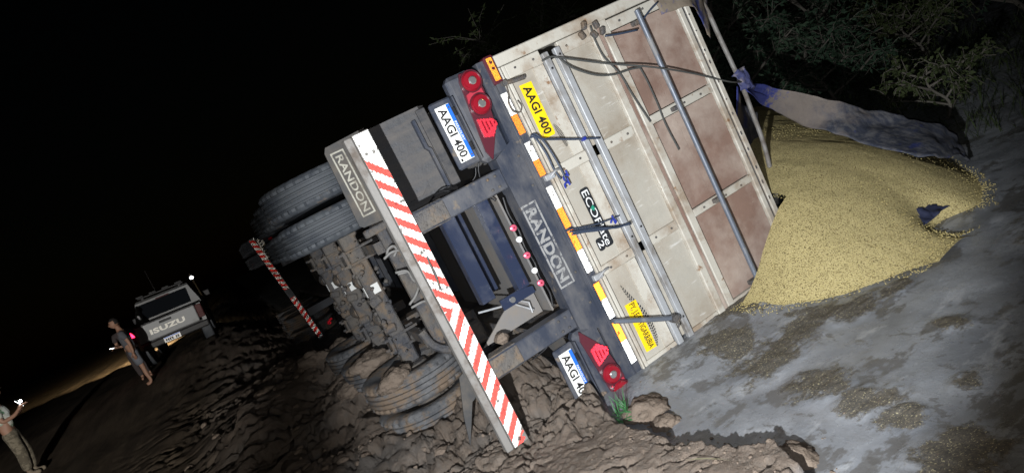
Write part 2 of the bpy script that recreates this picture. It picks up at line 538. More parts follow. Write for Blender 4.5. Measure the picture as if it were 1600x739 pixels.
def ground_material():
    M = bpy.data.materials.new('wet_clay_and_mud')
    M.use_nodes = True
    nt = M.node_tree; N, L = nt.nodes, nt.links
    b = N['Principled BSDF']
    geo = N.new('ShaderNodeNewGeometry')
    a = N.new('ShaderNodeAttribute'); a.attribute_name = 'zone'
    sep = N.new('ShaderNodeSeparateColor'); L.new(a.outputs['Color'], sep.inputs[0])

    def noise(sc, det=6, ro=.6, stretch=None):
        t = N.new('ShaderNodeTexNoise')
        t.inputs['Scale'].default_value = sc; t.inputs['Detail'].default_value = det; t.inputs['Roughness'].default_value = ro
        if stretch:
            mp = N.new('ShaderNodeMapping'); mp.inputs['Scale'].default_value = stretch
            L.new(geo.outputs['Position'], mp.inputs['Vector']); L.new(mp.outputs[0], t.inputs['Vector'])
        else:
            L.new(geo.outputs['Position'], t.inputs['Vector'])
        return t.outputs['Fac']

    def ramp(v, lo, hi):
        r = N.new('ShaderNodeMapRange'); r.inputs[1].default_value = lo; r.inputs[2].default_value = hi
        L.new(v, r.inputs[0]); return r.outputs[0]

    def mix(f, A, B, typ='RGBA'):
        mx = N.new('ShaderNodeMix'); mx.data_type = typ
        if isinstance(f, float): mx.inputs['Factor'].default_value = f
        else: L.new(f, mx.inputs['Factor'])
        for k, v in (('A', A), ('B', B)):
            if isinstance(v, bpy.types.NodeSocket): L.new(v, mx.inputs[k])
            else: mx.inputs[k].default_value = (*v, 1) if typ == 'RGBA' else v
        return mx.outputs['Result']

    def math_(op, A, B):
        n = N.new('ShaderNodeMath'); n.operation = op
        for i, v in enumerate((A, B)):
            if isinstance(v, float): n.inputs[i].default_value = v
            else: L.new(v, n.inputs[i])
        return n.outputs[0]
    # wet slurry: grey film, darker smears, brown soaked patches, husks scattered in the debris
    film = mix(ramp(noise(2.4, 5, .55), .38, .62), (0.172, 0.182, 0.202), (0.262, 0.275, 0.300))
    smear = ramp(noise(1.9, 12, .66, (1.0, 1.7, 1)), .535, .575)
    film = mix(math_('MULTIPLY', smear, .85), film, (0.105, 0.102, 0.100))
    film = mix(math_('MULTIPLY', ramp(noise(4.0, 12, .70, (1.6, 1, 1)), .575, .60), .6), film, (0.088, 0.084, 0.080))
    film = mix(math_('MULTIPLY', ramp(noise(9, 8, .7), .52, .70), .25), film, (0.10, 0.098, 0.092))
    deb = mix(ramp(noise(60, 4, .8), .40, .62), (0.042, 0.037, 0.030), (0.135, 0.112, 0.078))
    deb = mix(ramp(noise(95, 2, .5), .62, .67), deb, (0.42, 0.37, 0.22))
    dmask = ramp(math_('ADD', math_('MULTIPLY', noise(4.5, 14, .74), .95), math_('MULTIPLY', sep.outputs[1], .42)), .70, .78)
    painted_sheen = math_('MULTIPLY', ramp(noise(2.2, 12, .7, (1.0, 1.9, 1)), .56, .64), .75)  # paler streaks: the wet sheen is put into the base colour
    film = mix(painted_sheen, film, (0.36, 0.372, 0.395))
    wet = mix(math_('MULTIPLY', dmask, .88), film, deb)
    # clay heap
    clay = mix(ramp(noise(4.5, 8, .65), .30, .70), (0.140, 0.110, 0.088), (0.245, 0.196, 0.160))
    clay = mix(ramp(noise(22, 6, .7), .45, .72), clay, (0.172, 0.148, 0.128))
    clay = mix(ramp(noise(1.3, 5, .6), .52, .66), clay, (0.165, 0.148, 0.135))
    roadc = mix(ramp(noise(1.5, 8, .7, (2.2, .35, 1)), .38, .66), (0.060, 0.046, 0.034), (0.135, 0.104, 0.074))
    c = mix(sep.outputs[0], wet, clay)
    c = mix(sep.outputs[2], c, roadc)
    L.new(c, b.inputs['Base Color'])
    dry = math_('MAXIMUM', sep.outputs[0], sep.outputs[2])
    rw = mix(ramp(noise(3.3, 6, .6), .40, .62), .16, .42, 'FLOAT')
    rw = mix(dmask, rw, .75, 'FLOAT')
    L.new(mix(dry, rw, .95, 'FLOAT'), b.inputs['Roughness'])
    L.new(mix(dry, .5, .15, 'FLOAT'), b.inputs['Specular IOR Level'])
    h = math_('ADD', math_('MULTIPLY', noise(18, 10, .75), 1.0), math_('MULTIPLY', noise(75, 6, .75), .6))
    bp = N.new('ShaderNodeBump'); bp.inputs['Distance'].default_value = .03
    L.new(mix(dry, .22, .95, 'FLOAT'), bp.inputs['Strength'])
    L.new(h, bp.inputs['Height']); L.new(bp.outputs[0], b.inputs['Normal'])
    return M


M_ground = ground_material()
tag(link('ground', me, M_ground, smooth=True), 'wet grey slurry and churned brown clay of the dirt track', kind='structure')

M_clod = mat('brown_clay_clod', (0.172, 0.134, 0.106), .95, dirt=((0.23, 0.185, 0.15), 7, .40, .70), dirt2=((0.11, 0.083, 0.062), 14, .60, .75), bump=(26, .9, .03), spec=.15)


# ------------------------------------------------------------------ spilled grain
TOE = [(1.00, .30), (1.10, .02), (1.16, -.25), (1.30, -.66), (1.62, -.90), (1.98, -1.0), (2.26, -1.0), (2.46, -.96), (2.66, -.90), (2.90, -.86), (3.16, -.82), (3.42, -.66), (3.66, -.30), (4.5, .5), (5.7, 1.6), (6.0, 3.0), (5.8, 4.6), (4.6, 5.8), (1.9, 6.4)]


def toe_dist(x, y):
    d = np.full_like(x, 99.0)
    inside = np.zeros(x.shape, bool)
    poly = TOE + [(.9, 6.4)]
    n = len(poly)
    for i in range(n):
        ax, ay = poly[i]; bx, by = poly[(i + 1) % n]
        cond = ((ay > y) != (by > y))
        xi = ax + (y - ay) / ((by - ay) if abs(by - ay) > 1e-9 else 1e-9) * (bx - ax)
        inside ^= cond & (x < xi)
        if i >= len(TOE) - 1: continue
        ex, ey = bx - ax, by - ay
        t = np.clip(((x - ax) * ex + (y - ay) * ey) / (ex * ex + ey * ey), 0, 1)
        d = np.minimum(d, np.hypot(x - ax - t * ex, y - ay - t * ey))
    return np.where(inside, d, -d)


px = np.arange(.95, 6.2, .03); py = np.arange(-1.15, 6.4, .03)
PX, PY = np.meshgrid(px, py)
PD = toe_dist(PX + .10 * (fbm(PX * 3.5, PY * 3.5, 3, 201) - .5) + .05 * (fbm(PX * 13, PY * 13, 3, 203) - .5), PY + .10 * (fbm(PX * 3.5, PY * 3.5, 3, 202) - .5))
for _ in range(240):                                                # slumped, no sharp ridges
    e_ = np.pad(PD, 1, mode='edge')
    PD = (e_[1:-1, 1:-1] * 2 + e_[:-2, 1:-1] + e_[2:, 1:-1] + e_[1:-1, :-2] + e_[1:-1, 2:]) / 6
PD -= .34 * g2(PX, PY, 2.52, -.92, .17, .20)                        # bite at the toe where the cloth lies
PH = np.where(PD > 0, 1.75 * (1 - np.exp(-np.clip(PD, 0, 9) * .60)), PD * .5)
PH += .05 * (fbm(PX * 2.4, PY * 2.4, 4, 205) - .5) * np.clip(PD * 4, 0, 1) + .014 * (fbm(PX * 16, PY * 16, 3, 206) - .5)


def pile_at(x, y):
    i = np.clip(((x - .95) / .03).astype(int), 0, len(px) - 1); j = np.clip(((y + 1.15) / .03).astype(int), 0, len(py) - 1)
    return PD[j, i], PH[j, i]


gz_, _, _ = ground_parts(PX, PY)
PZ = np.maximum(PH, -.05) + np.minimum(gz_, .05)
keep = (PH > -.03) & ~((PX < 1.885) & (PY > -.075))
pid = -np.ones(PX.shape, int)
nzv = 0; pv = []
ii = np.arange(PX.size).reshape(PX.shape)
kq = keep[:-1, :-1] & keep[:-1, 1:] & keep[1:, 1:] & keep[1:, :-1]
q = np.stack([ii[:-1, :-1][kq], ii[:-1, 1:][kq], ii[1:, 1:][kq], ii[1:, :-1][kq]], -1)
used = np.unique(q)
remap = -np.ones(PX.size, int); remap[used] = np.arange(len(used))
pc = np.stack([PX.ravel()[used], PY.ravel()[used], PZ.ravel()[used]], -1)
me = bpy.data.meshes.new('grain_pile')
me.from_pydata(pc.tolist(), [], remap[q].tolist())


def grain_material():
    M = bpy.data.materials.new('soybean_grain'); M.use_nodes = True
    nt = M.node_tree; N, L = nt.nodes, nt.links
    b = N['Principled BSDF']; b.inputs['Roughness'].default_value = .8; b.inputs['Specular IOR Level'].default_value = .25
    geo = N.new('ShaderNodeNewGeometry')
    vo = N.new('ShaderNodeTexVoronoi'); vo.inputs['Scale'].default_value = 165
    L.new(geo.outputs['Position'], vo.inputs['Vector'])
    cr = N.new('ShaderNodeValToRGB')
    e = cr.color_ramp.elements
    e[0].position = 0; e[0].color = (0.34, 0.275, 0.115, 1)
    e[1].position = 1; e[1].color = (0.55, 0.462, 0.235, 1)
    x = cr.color_ramp.elements.new(.30); x.color = (0.46, 0.378, 0.170, 1)
    x = cr.color_ramp.elements.new(.03); x.color = (0.10, 0.075, 0.035, 1)
    sp = N.new('ShaderNodeSeparateColor'); L.new(vo.outputs['Color'], sp.inputs[0])
    L.new(sp.outputs[0], cr.inputs[0])
    no = N.new('ShaderNodeTexNoise'); no.inputs['Scale'].default_value = 46; no.inputs['Detail'].default_value = 5; no.inputs['Roughness'].default_value = .75
    L.new(geo.outputs['Position'], no.inputs['Vector'])
    mr = N.new('ShaderNodeMapRange'); mr.inputs[1].default_value = .655; mr.inputs[2].default_value = .72
    L.new(no.outputs['Fac'], mr.inputs[0])
    mx = N.new('ShaderNodeMix'); mx.data_type = 'RGBA'
    L.new(mr.outputs[0], mx.inputs['Factor']); L.new(cr.outputs[0], mx.inputs['A']); mx.inputs['B'].default_value = (0.09, 0.07, 0.035, 1)
    L.new(mx.outputs['Result'], b.inputs['Base Color'])
    bp = N.new('ShaderNodeBump'); bp.inputs['Strength'].default_value = .7; bp.inputs['Distance'].default_value = .008
    iv = N.new('ShaderNodeMath'); iv.operation = 'SUBTRACT'; iv.inputs[0].default_value = 1
    L.new(vo.outputs['Distance'], iv.inputs[1]); L.new(iv.outputs[0], bp.inputs['Height']); L.new(bp.outputs[0], b.inputs['Normal'])
    return M


M_grain = grain_material()
pile = tag(link('grain_pile', me, M_grain, smooth=True), 'heap of pale yellow soybeans spilled out of the overturned trailer', 'grain', kind='stuff')

# loose beans and husks lying on and around the heap, one mesh
fl = MB()
n_ = 0
rr_ = random.Random(3)
BX = NR.uniform(.95, 4.2, 90000); BY = NR.uniform(-1.15, 1.0, 90000)
BD, BH = pile_at(BX, BY)
for x, y, d, h in zip(BX.tolist(), BY.tolist(), BD.tolist(), BH.tolist()):
    if n_ > 9000: break
    if x < 1.9 and y > -.08: continue
    if d < -.07: continue
    if d < 0 and rr_.random() > math.exp(d * 16): continue
    if d > 0.05 and rr_.random() > .55: continue
    z = max(ground_z(x, y), (h + .0)) + .003
    r = rr_.uniform(.0035, .0062)
    a = rr_.uniform(0, 6.28)
    c, s_ = math.cos(a), math.sin(a)
    vs = [(x + c * r * 1.3, y + s_ * r * 1.3, z), (x - s_ * r, y + c * r, z), (x - c * r * 1.3, y - s_ * r * 1.3, z), (x + s_ * r, y - c * r, z), (x, y, z + r), (x, y, z - r)]
    fl.add(vs, [(0, 1, 4), (1, 2, 4), (2, 3, 4), (3, 0, 4), (1, 0, 5), (2, 1, 5), (3, 2, 5), (0, 3, 5)])
    n_ += 1
M_bean = mat('single_beans', (0.47, 0.385, 0.165), .6, dirt=((0.10, 0.08, 0.035), 45, .50, .56))
tag(fl.build('loose_beans', M_bean), 'single beans scattered over the heap and along its toe', 'grain', kind='stuff')


# ------------------------------------------------------------------ the overturned trailer
# it lies on its right side: its height runs along world X, its length along Y, its width along Z
T = empty('overturned_trailer', (0, 0, 0))
tag(T, 'overturned grain trailer lying on its side, rear gate facing the camera', 'trailer')


def text_mesh(txt, spacing=1.0, offset=0.0, shear=0.0):
    cu = bpy.data.curves.new('t', 'FONT')
    cu.body = txt; cu.size = 1; cu.space_character = spacing; cu.offset = offset; cu.shear = shear
    cu.resolution_u = 3
    o = bpy.data.objects.new('t', cu); COL.objects.link(o)
    dg = bpy.context.evaluated_depsgraph_get()
    e = o.evaluated_get(dg)
    t = e.to_mesh()
    vs = np.array([v.co[:] for v in t.vertices]); fs = [tuple(p.vertices) for p in t.polygons]
    e.to_mesh_clear()
    bpy.data.objects.remove(o); bpy.data.curves.remove(cu)
    vs[:, 0] -= vs[:, 0].min(); vs[:, 1] -= vs[:, 1].min()
    return vs, fs, vs[:, 0].max(), vs[:, 1].max()


def rear_text(name, txt, x0, x1, z0, z1, y, mat_, parent, **k):
    """lettering that reads down the rear: starts at height z0, ends at z1, letters stand from x0 to x1"""
    vs, fs, w, h = text_mesh(txt, **k)
    V = [(x0 + (x1 - x0) * v[1] / h, y, z0 + (z1 - z0) * v[0] / w) for v in vs]
    me = bpy.data.meshes.new(name); me.from_pydata(V, [], fs)
    return link(name, me, mat_, parent)


def frame_rect(mb, x0, x1, z0, z1, t, y0, y1):
    mb.box(x0, x0 + t, y0, y1, z0, z1); mb.box(x1 - t, x1, y0, y1, z0, z1)
    mb.box(x0 + t, x1 - t, y0, y1, z0, z0 + t); mb.box(x0 + t, x1 - t, y0, y1, z1 - t, z1)
    return mb


# --- rear crossbar
bar = MB().prism([(-.24, .62), (-.10, .55), (-.085, .02), (.068, .02), (.068, 2.63), (-.06, 2.63), (-.085, 2.05), (-.24, 1.98)], 0.0, .16).build('rear_crossbar', M_black, T)
MB().box(-.018, .004, -.012, .0, .05, 2.44, bev=.003).build('edge_flange', M_black, bar)
MB().box(-.052, -.046, -.006, .0, .64, 1.96).build('weld_line', M_black, bar)
rear_text('lettering', 'RANDON', -.218, -.132, 1.565, .985, -.0025, M_barlet, bar, offset=.038, spacing=1.06)
frame_rect(MB(), -.248 + .012, -.108, .945, 1.603, .013, -.003, -.0005).build('lettering_frame', M_barlet, bar)
for (za, zb, first) in ((2.368, 2.055, 'w'), (1.99, 1.727, 'w'), (1.64, 1.31, 'w'), (1.285, .945, 'o'), (.85, .56, 'o'), (.526, .18, 'o')):
    zm = (za + zb) / 2 + (-.02 if first == 'w' else .02) * .5
    a, b_ = (M_rwhite, M_rorange) if first == 'w' else (M_rorange, M_rwhite)
    for (p, q_, mm) in ((zm + .001, za, a), (zb, zm - .001, b_)):
        t_ = MB().box(.007, .059, -.0030, -.0005, p, q_).build('reflective_tape', mm, T)
        cube_film('prism_face', cube_cells(.007, .059, p, q_, .0045), -.0034, .0045, mm, t_)
# amber corner lamp
lamp = MB().box(-.005, .072, -.03, .1, 2.44, 2.645, bev=.008).build('marker_lamp', M_lensdk, T)
ln = MB().box(.008, .052, -.036, -.029, 2.462, 2.63, bev=.003).build('lens', M_amber, lamp)
cube_film('prism_face', cube_cells(.008, .052, 2.462, 2.63, .0045), -.0365, .0045, M_amber, ln)
for zz in (2.595, 2.55):
    MB().lathe([(.013, -.040), (.008, -.046)], (.032, 0, zz), 'y', 10).build('bulb_socket', M_lensdk, lamp)


# --- lamp clusters and number plates
def round_lamp(cl, x, z, r=.072):
    o = MB().lathe([(r, .0), (r, -.035), (r * .86, -.048), (r * .80, -.040), (r * .46, -.044), (r * .42, -.052)], (x, -.002, z), 'y', 28).build('round_lamp', M_lensred, cl, smooth=40)
    MB().lathe([(r * .40, -.045), (r * .40, -.056), (r * .3, -.062)], (x, -.002, z), 'y', 18).build('lamp_centre', M_chrome, o, smooth=40)
    MB().lathe([(r * 1.04, -.030), (r * 1.10, -.034), (r * 1.10, -.010)], (x, -.002, z), 'y', 28).build('lamp_ring', M_lensdk, o, smooth=40)


def cluster(flip):
    s = (lambda z: z) if not flip else (lambda z: 2.6 - z)
    def bx(mb, x0, x1, y0, y1, z0, z1, bev=.004):
        a, b = s(z0), s(z1)
        return mb.box(x0, x1, y0, y1, min(a, b), max(a, b), bev=bev)
    cl = bx(MB(), -.32, -.085, .005, .12, 1.985, 2.625, bev=.03).build('lamp_cluster', M_black, T)
    p = [(-.105, 2.60), (-.215, 2.61), (-.235, 2.56), (-.285, 2.06), (-.262, 1.99), (-.13, 2.19), (-.09, 2.45)]
    p = [(a, s(z)) for a, z in p]
    MB().prism(p, -.012, .006).build('lens_base', M_lensdk, cl)
    if flip:
        round_lamp(cl, -.165, s(2.533)); round_lamp(cl, -.185, s(2.385))
    else:
        round_lamp(cl, -.159, 2.533); round_lamp(cl, -.171, 2.366)
    if flip:        # red lens shows beside the half buried ring
        q = [(-.225, s(2.47)), (-.105, s(2.46)), (-.10, s(2.52)), (-.22, s(2.53))]
        MB().prism(q, -.02, -.011).build('red_lens', M_lenslt, cl)
    else:
        q = [(-.232, 2.46), (-.11, 2.49), (-.105, 2.41), (-.245, 2.40)]
        MB().prism(q, -.02, -.011).build('red_lens', M_lenslt, cl)
    q = [(-.246, s(2.284)), (-.135, s(2.245)), (-.118, s(2.20)), (-.185, s(2.13)), (-.25, s(2.15))]
    o = MB().prism(q, -.022, -.011).build('triangular_reflector', M_lenslt, cl)
    zz = [b for a, b in q]; cube_film('prism_face', [c for c in cube_cells(-.25, -.118, min(zz), max(zz), .006) if in_poly(c, q)], -.0225, .006, M_lenslt, o)
    for k in range(4):
        x = -.225 + .028 * k
        z0, z1 = s(2.17 - .0 * k + .012 * k), s(2.26 - .012 * k)
        MB().box(x, x + .006, -.0335, -.021, min(z0, z1), max(z0, z1)).build('reflector_ridge', M_lensred, o)
    # plate holder
    ph = MB()
    a, b = s(2.02), s(2.51)
    ph.box(-.505, -.335, .01, .05, min(a, b), max(a, b), bev=.012)
    ph = ph.build('plate_holder', M_black, T)
    a, b = s(2.03), s(2.50)
    MB().box(-.335, -.322, -.012, .06, min(a, b), max(a, b), bev=.004).build('holder_rail', M_black, ph)
    for zc in (2.14, 2.40):
        c = s(zc)
        MB().box(-.362, -.345, -.006, .012, c - .03, c + .03, bev=.003).build('mounting_slot', M_ink, ph)
    za, zb = (2.468, 2.064) if not flip else (.542, .138)
    pl = MB().box(-.482, -.372, -.006, .008, zb, za, bev=.003).build('number_plate', M_plate, T)
    MB().box(-.400, -.374, -.008, -.0062, zb + .004, za - .004).build('blue_band', M_plateblue, pl)
    rear_text('country_name', 'PARAGUAY', -.396, -.379, za - .13, zb + .13, -.009, M_decalw, pl, offset=.01)
    rear_text('plate_number', 'AAGI 400', -.472, -.407, za - .018, zb + .032, -.0075, M_ink, pl, offset=.022, spacing=1.0)
    MB().box(-.476, -.462, -.0078, -.0062, zb + .006, zb + .024).build('plate_mark', M_ink, pl)
    return cl


cluster(False)
cluster(True)['label'] = 'half buried lamp cluster'

# --- underrun bumper with slanting red and white stripes
bump = MB().box(-1.072, -.952, .0, .10, .165, 2.535, bev=.004).build('underrun_bumper', M_flange, T)
MB().box(-1.128, -1.074, .012, .085, .158, 2.53, bev=.006).build('lower_flange', M_flange, bump)


def stripes():
    x0, x1, zm = -1.069, -.955, 1.235
    w, per, sl = .064, .134, .125
    cells = cube_cells(x0, x1, .172, 2.532, .0052)
    polys = []
    z = 2.36  # bumper end above stays white: glare put into the stripe pattern
    while z > 1.15:                                                  # upper half slants down to the right
        polys.append(([(x0, z), (x1, z - sl), (x1, z - sl - w), (x0, z - w)], True)); z -= per
    z = 1.22
    while z > .05:                                                   # lower half the other way
        polys.append(([(x0, z), (x1, z + sl), (x1, z + sl - w), (x0, z - w)], False)); z -= per
    rr = random.Random(12)
    sets = [[] for _ in polys]; white = []
    for c in cells:
        if c[1] < .30 and c[0] > -.955 - (.30 - c[1]) * .25 + .012 * math.sin(c[1] * 140): continue      # torn corner
        hit = None
        for k, (p, up) in enumerate(polys):
            if (c[1] >= zm) == up and in_poly(c, p): hit = k; break
        (white if hit is None else sets[hit]).append(c)
    MB().box(-1.066, -.957, -.0008, .002, .172, 2.53).build('film_backing', M_flange, bump)
    cube_film('white_film', white, -.0012, .0052, M_rwhite, bump)
    for s_ in sets: cube_film('red_stripe', s_, -.0012, .0052, M_rred, bump)


stripes()
MB().tube(spline([(-1.0, -.012, 1.62), (-1.01, -.03, 1.56), (-1.015, -.035, 1.47), (-1.02, -.012, 1.39)], 4), .007, 6).build('bent_wire', M_muddy, bump)

# --- arms that carry the bumper
for zc in (1.84, .71):
    a = MB().box(-.952, -.235, .02, .16, zc - .075, zc + .075, bev=.008).build('bumper_arm', M_black, T)
    MB().box(-.97, -.70, .015, .165, zc - .081, zc + .081, bev=.02).build('mud_crust', M_muddy, a)
    # chassis beam that runs forward from each arm
    cb = MB().box(-.56, -.54, .165, 8.6, zc - .07, zc + .07).box(-.54, -.12, .165, 8.6, zc - .008, zc + .008).box(-.12, -.10, .165, 8.6, zc - .07, zc + .07)
    cb.build('chassis_beam', M_muddy, T)
# --- cross members seen between the arms
MB().box(-.30, -.285, .17, 2.2, .80, 1.75).build('underfloor_sheet', M_floor, T)
for k, (y, xa, xb, za, zb) in enumerate(((.50, -.65, -.535, 1.03, 1.76), (.66, -.475, -.43, 1.05, 1.76), (.15, -.462, -.372, 1.06, 1.76))):
    cm = MB().box(xa, xb, y, y + .018, za, zb, bev=.004).box(xa, xa + .016, y + .018, y + .10, za, zb).box(xb - .016, xb, y + .018, y + .10, za, zb)
    cm.build('cross_member', M_blue, T)
pt = MB().prism([(-.62, .98), (-.34, .98), (-.34, 1.03), (-.42, 1.06), (-.62, 1.06)], .20, .22).build('gusset_plate', M_blue, T)
MB().lathe([(.022, .19), (.022, .199)], (-.53, 0, 1.02), 'y', 14).build('bolt_hole', M_chrome, pt)
MB().prism([(-.86, .80), (-.32, .80), (-.32, .97), (-.52, .99), (-.62, .94)], .30, .315).build('splash_sheet', M_floor, T)
MB().tube([(-.78, .28, 1.05), (-.52, .26, .98), (-.40, .25, .86)], .008, 6).build('tie_rod', M_steel, T)
MB().tube([(-.46, .25, .97), (-.41, .24, .93), (-.42, .24, .85)], .008, 6).build('tie_rod', M_steel, T)
MB().box(-.80, -.70, .10, .22, .792, .87, bev=.03).build('mud_lump', M_clod, T)
# round reflectors under the bar
for i, z in enumerate((1.498, 1.406, 1.28, 1.157, 1.057)):
    pk = i % 2 == 0
    r = MB().lathe([(.024 if pk else .021, .012), (.024 if pk else .021, -.006), (.012, -.012)], (-.34, .03, z), 'y', 16).build('round_reflector', M_pink if pk else M_whiter, T, smooth=40)
    if pk: MB().lathe([(.007, -.012), (.005, -.017)], (-.34, .03, z), 'y', 8).build('screw', M_lensred, r)
MB().tube(spline([(-.30, .05, 1.72), (-.318, .05, 1.6), (-.30, .06, 1.46), (-.32, .05, 1.34), (-.302, .06, 1.2), (-.32, .05, 1.1), (-.30, .06, .96), (-.33, .05, .86)], 4), .007, 6).build('lamp_cable', M_ink, T)

# --- mudguards and flaps, left wheels (uppermost) then right wheels
fe = MB()
arc = []
for k in range(9):
    a = math.radians(180 + 10 - k * 25)
fe.prism([(-.86, .62), (-.84, .58), (-.40, .52), (-.33, .60), (-.33, .64), (-.40, .56), (-.83, .62), (-.85, .66)], 1.90, 2.585, 'xy')
fe = fe.build('mudguard', M_fender, T)
MB().prism([(-.50, 2.50), (-.475, 2.50), (-.475, 2.28), (-.455, 2.26), (-.455, 1.95), (-.478, 1.95), (-.478, 2.25), (-.50, 2.28)], .49, .53).build('mudguard_bracket', M_black, fe)
MB().box(-.435, -.36, .50, .53, 1.93, 2.56, bev=.006).build('mudguard_lip', M_fender, fe)
MB().prism([(-.84, 1.93), (-.62, 1.94), (-.50, 2.06), (-.50, 2.12), (-.66, 1.98), (-.84, 1.97)], .545, .57).build('mudguard_rib', M_fender, fe)
fl_ = MB().prism([(-1.10, 1.975), (-1.075, 2.60), (-1.05, 2.64), (-.70, 2.66), (-.70, 1.92), (-1.07, 1.95)], 1.05, 1.065).build('mudflap', M_flap, T)
rear_text('lettering', 'RANDON', -1.015, -.955, 2.545, 2.06, 1.047, M_flaplet, fl_, offset=.02, spacing=1.04)
frame_rect(MB(), -1.042, -.928, 2.025, 2.58, .012, 1.046, 1.0495).build('lettering_frame', M_flaplet, fl_)
MB().box(-1.10, -.70, 1.03, 1.09, 1.86, 1.925, bev=.01).build('flap_clamp', M_muddy, fl_)
fr = MB().prism([(-.93, .66), (-.90, .46), (-1.05, .40), (-1.22, .12), (-1.16, .34), (-1.05, .62)], .62, .635).build('torn_mudflap', M_flap, T)

# bolts, welds and wiring on the rear frame
for zc in (1.84, .71):
    for x in (-.90, -.84, -.36, -.30):
        for dz in (-.04, .04):
            MB().lathe([(.011, .02), (.011, .010), (.006, .006)], (x, 0, zc + dz), 'y', 6).build('bolt', M_muddy, T)
for z in (.75, 1.0, 1.7, 1.93):
    MB().lathe([(.010, .0), (.010, -.008), (.005, -.011)], (-.075, 0, z), 'y', 6).build('bolt', M_muddy, T)
for pts in ([(-.36, .10, 2.0), (-.40, .12, 1.93), (-.50, .20, 1.90), (-.62, .30, 1.95), (-.70, .45, 1.90)],
            [(-.33, .08, 2.02), (-.36, .10, 1.95), (-.37, .14, 1.80), (-.34, .10, 1.72)],
            [(-.34, .06, .60), (-.40, .08, .66), (-.50, .12, .60), (-.60, .2, .56)]):
    MB().tube(spline(pts, 5), .006, 7).build('wiring_loom', M_ink, T, smooth=True)
for pz in (2.44, 2.09):
    MB().lathe([(.006, -.006), (.006, -.010), (.003, -.012)], (-.386, 0, pz), 'y', 8).build('plate_screw', M_muddy, T)


# --- wheels: axles stand upright now, tyres lie flat
def tyre_mesh(w=.275, R=.52):
    prof = [(.29, -w * .36), (.34, -w * .46), (.43, -w * .52), (.485, -w * .50), (R - .012, -w * .45), (R - .004, -w * .40)]
    ribs = 5
    tw = w * .80
    g = .017
    rw = (tw - g * (ribs - 1)) / ribs
    z = -tw / 2
    for k in range(ribs):
        prof += [(R, z + .002), (R, z + rw - .002)]
        if k < ribs - 1:
            prof += [(R - .024, z + rw + .002), (R - .024, z + rw + g - .002)]
        z += rw + g
    prof += [(R - .004, w * .40), (R - .012, w * .45), (.485, w * .50), (.43, w * .52), (.34, w * .46), (.29, w * .36)]
    mb = MB().lathe(prof, (0, 0, 0), 'z', 108, close=True)
    for i, (r, h) in enumerate(prof):                                # sipes across the shoulder ribs
        if r >= R - .013 and abs(h) > tw / 2 - rw - .001:
            for k in range(0, 108, 3):
                x, y, z_ = mb.v[i * 108 + k]; f = (r - .014) / r
                mb.v[i * 108 + k] = (x * f, y * f, z_)
    return mb.mesh('tyre')


def rim_mesh(sg):
    return MB().lathe([(.285, -.10), (.30, -.10), (.285, .0), (.285, .10 * 1), (.30, .115), (.27, .10), (.24, .02 * sg + .03), (.15, .05), (.12, .10), (.0501, .11), (.05, -.02), (.24, -.05)], (0, 0, 0), 'z', 40, close=True).mesh('rim')


TY = tyre_mesh(); RI = rim_mesh(1)
TY.materials.append(M_rubber)
TYM = TY.copy(); TYM.materials.clear(); TYM.materials.append(M_rubmud)
for m_ in (TY, TYM, RI):
    m_.polygons.foreach_set('use_smooth', [True] * len(m_.polygons)); m_.set_sharp_from_angle(angle=math.radians(28))
AX = (1.92, 3.20, 4.48)
XW = -1.10


def wheel(root, y, z, muddy, x=XW):
    w = bpy.data.objects.new('wheel', None); COL.objects.link(w); w.parent = root; w.location = (x, y, z)
    w.rotation_euler = (0, 0, RNG.uniform(0, 6))
    t = bpy.data.objects.new('tyre', TYM if muddy else TY); COL.objects.link(t); t.parent = w
    r = bpy.data.objects.new('rim', RI); COL.objects.link(r); r.parent = w
    if not RI.materials: RI.materials.append(M_muddy)
    return w


for y in AX:
    for z in (2.43, 2.09): wheel(T, y, z, False)
    for z in (.50, .16): wheel(T, y, z, True)
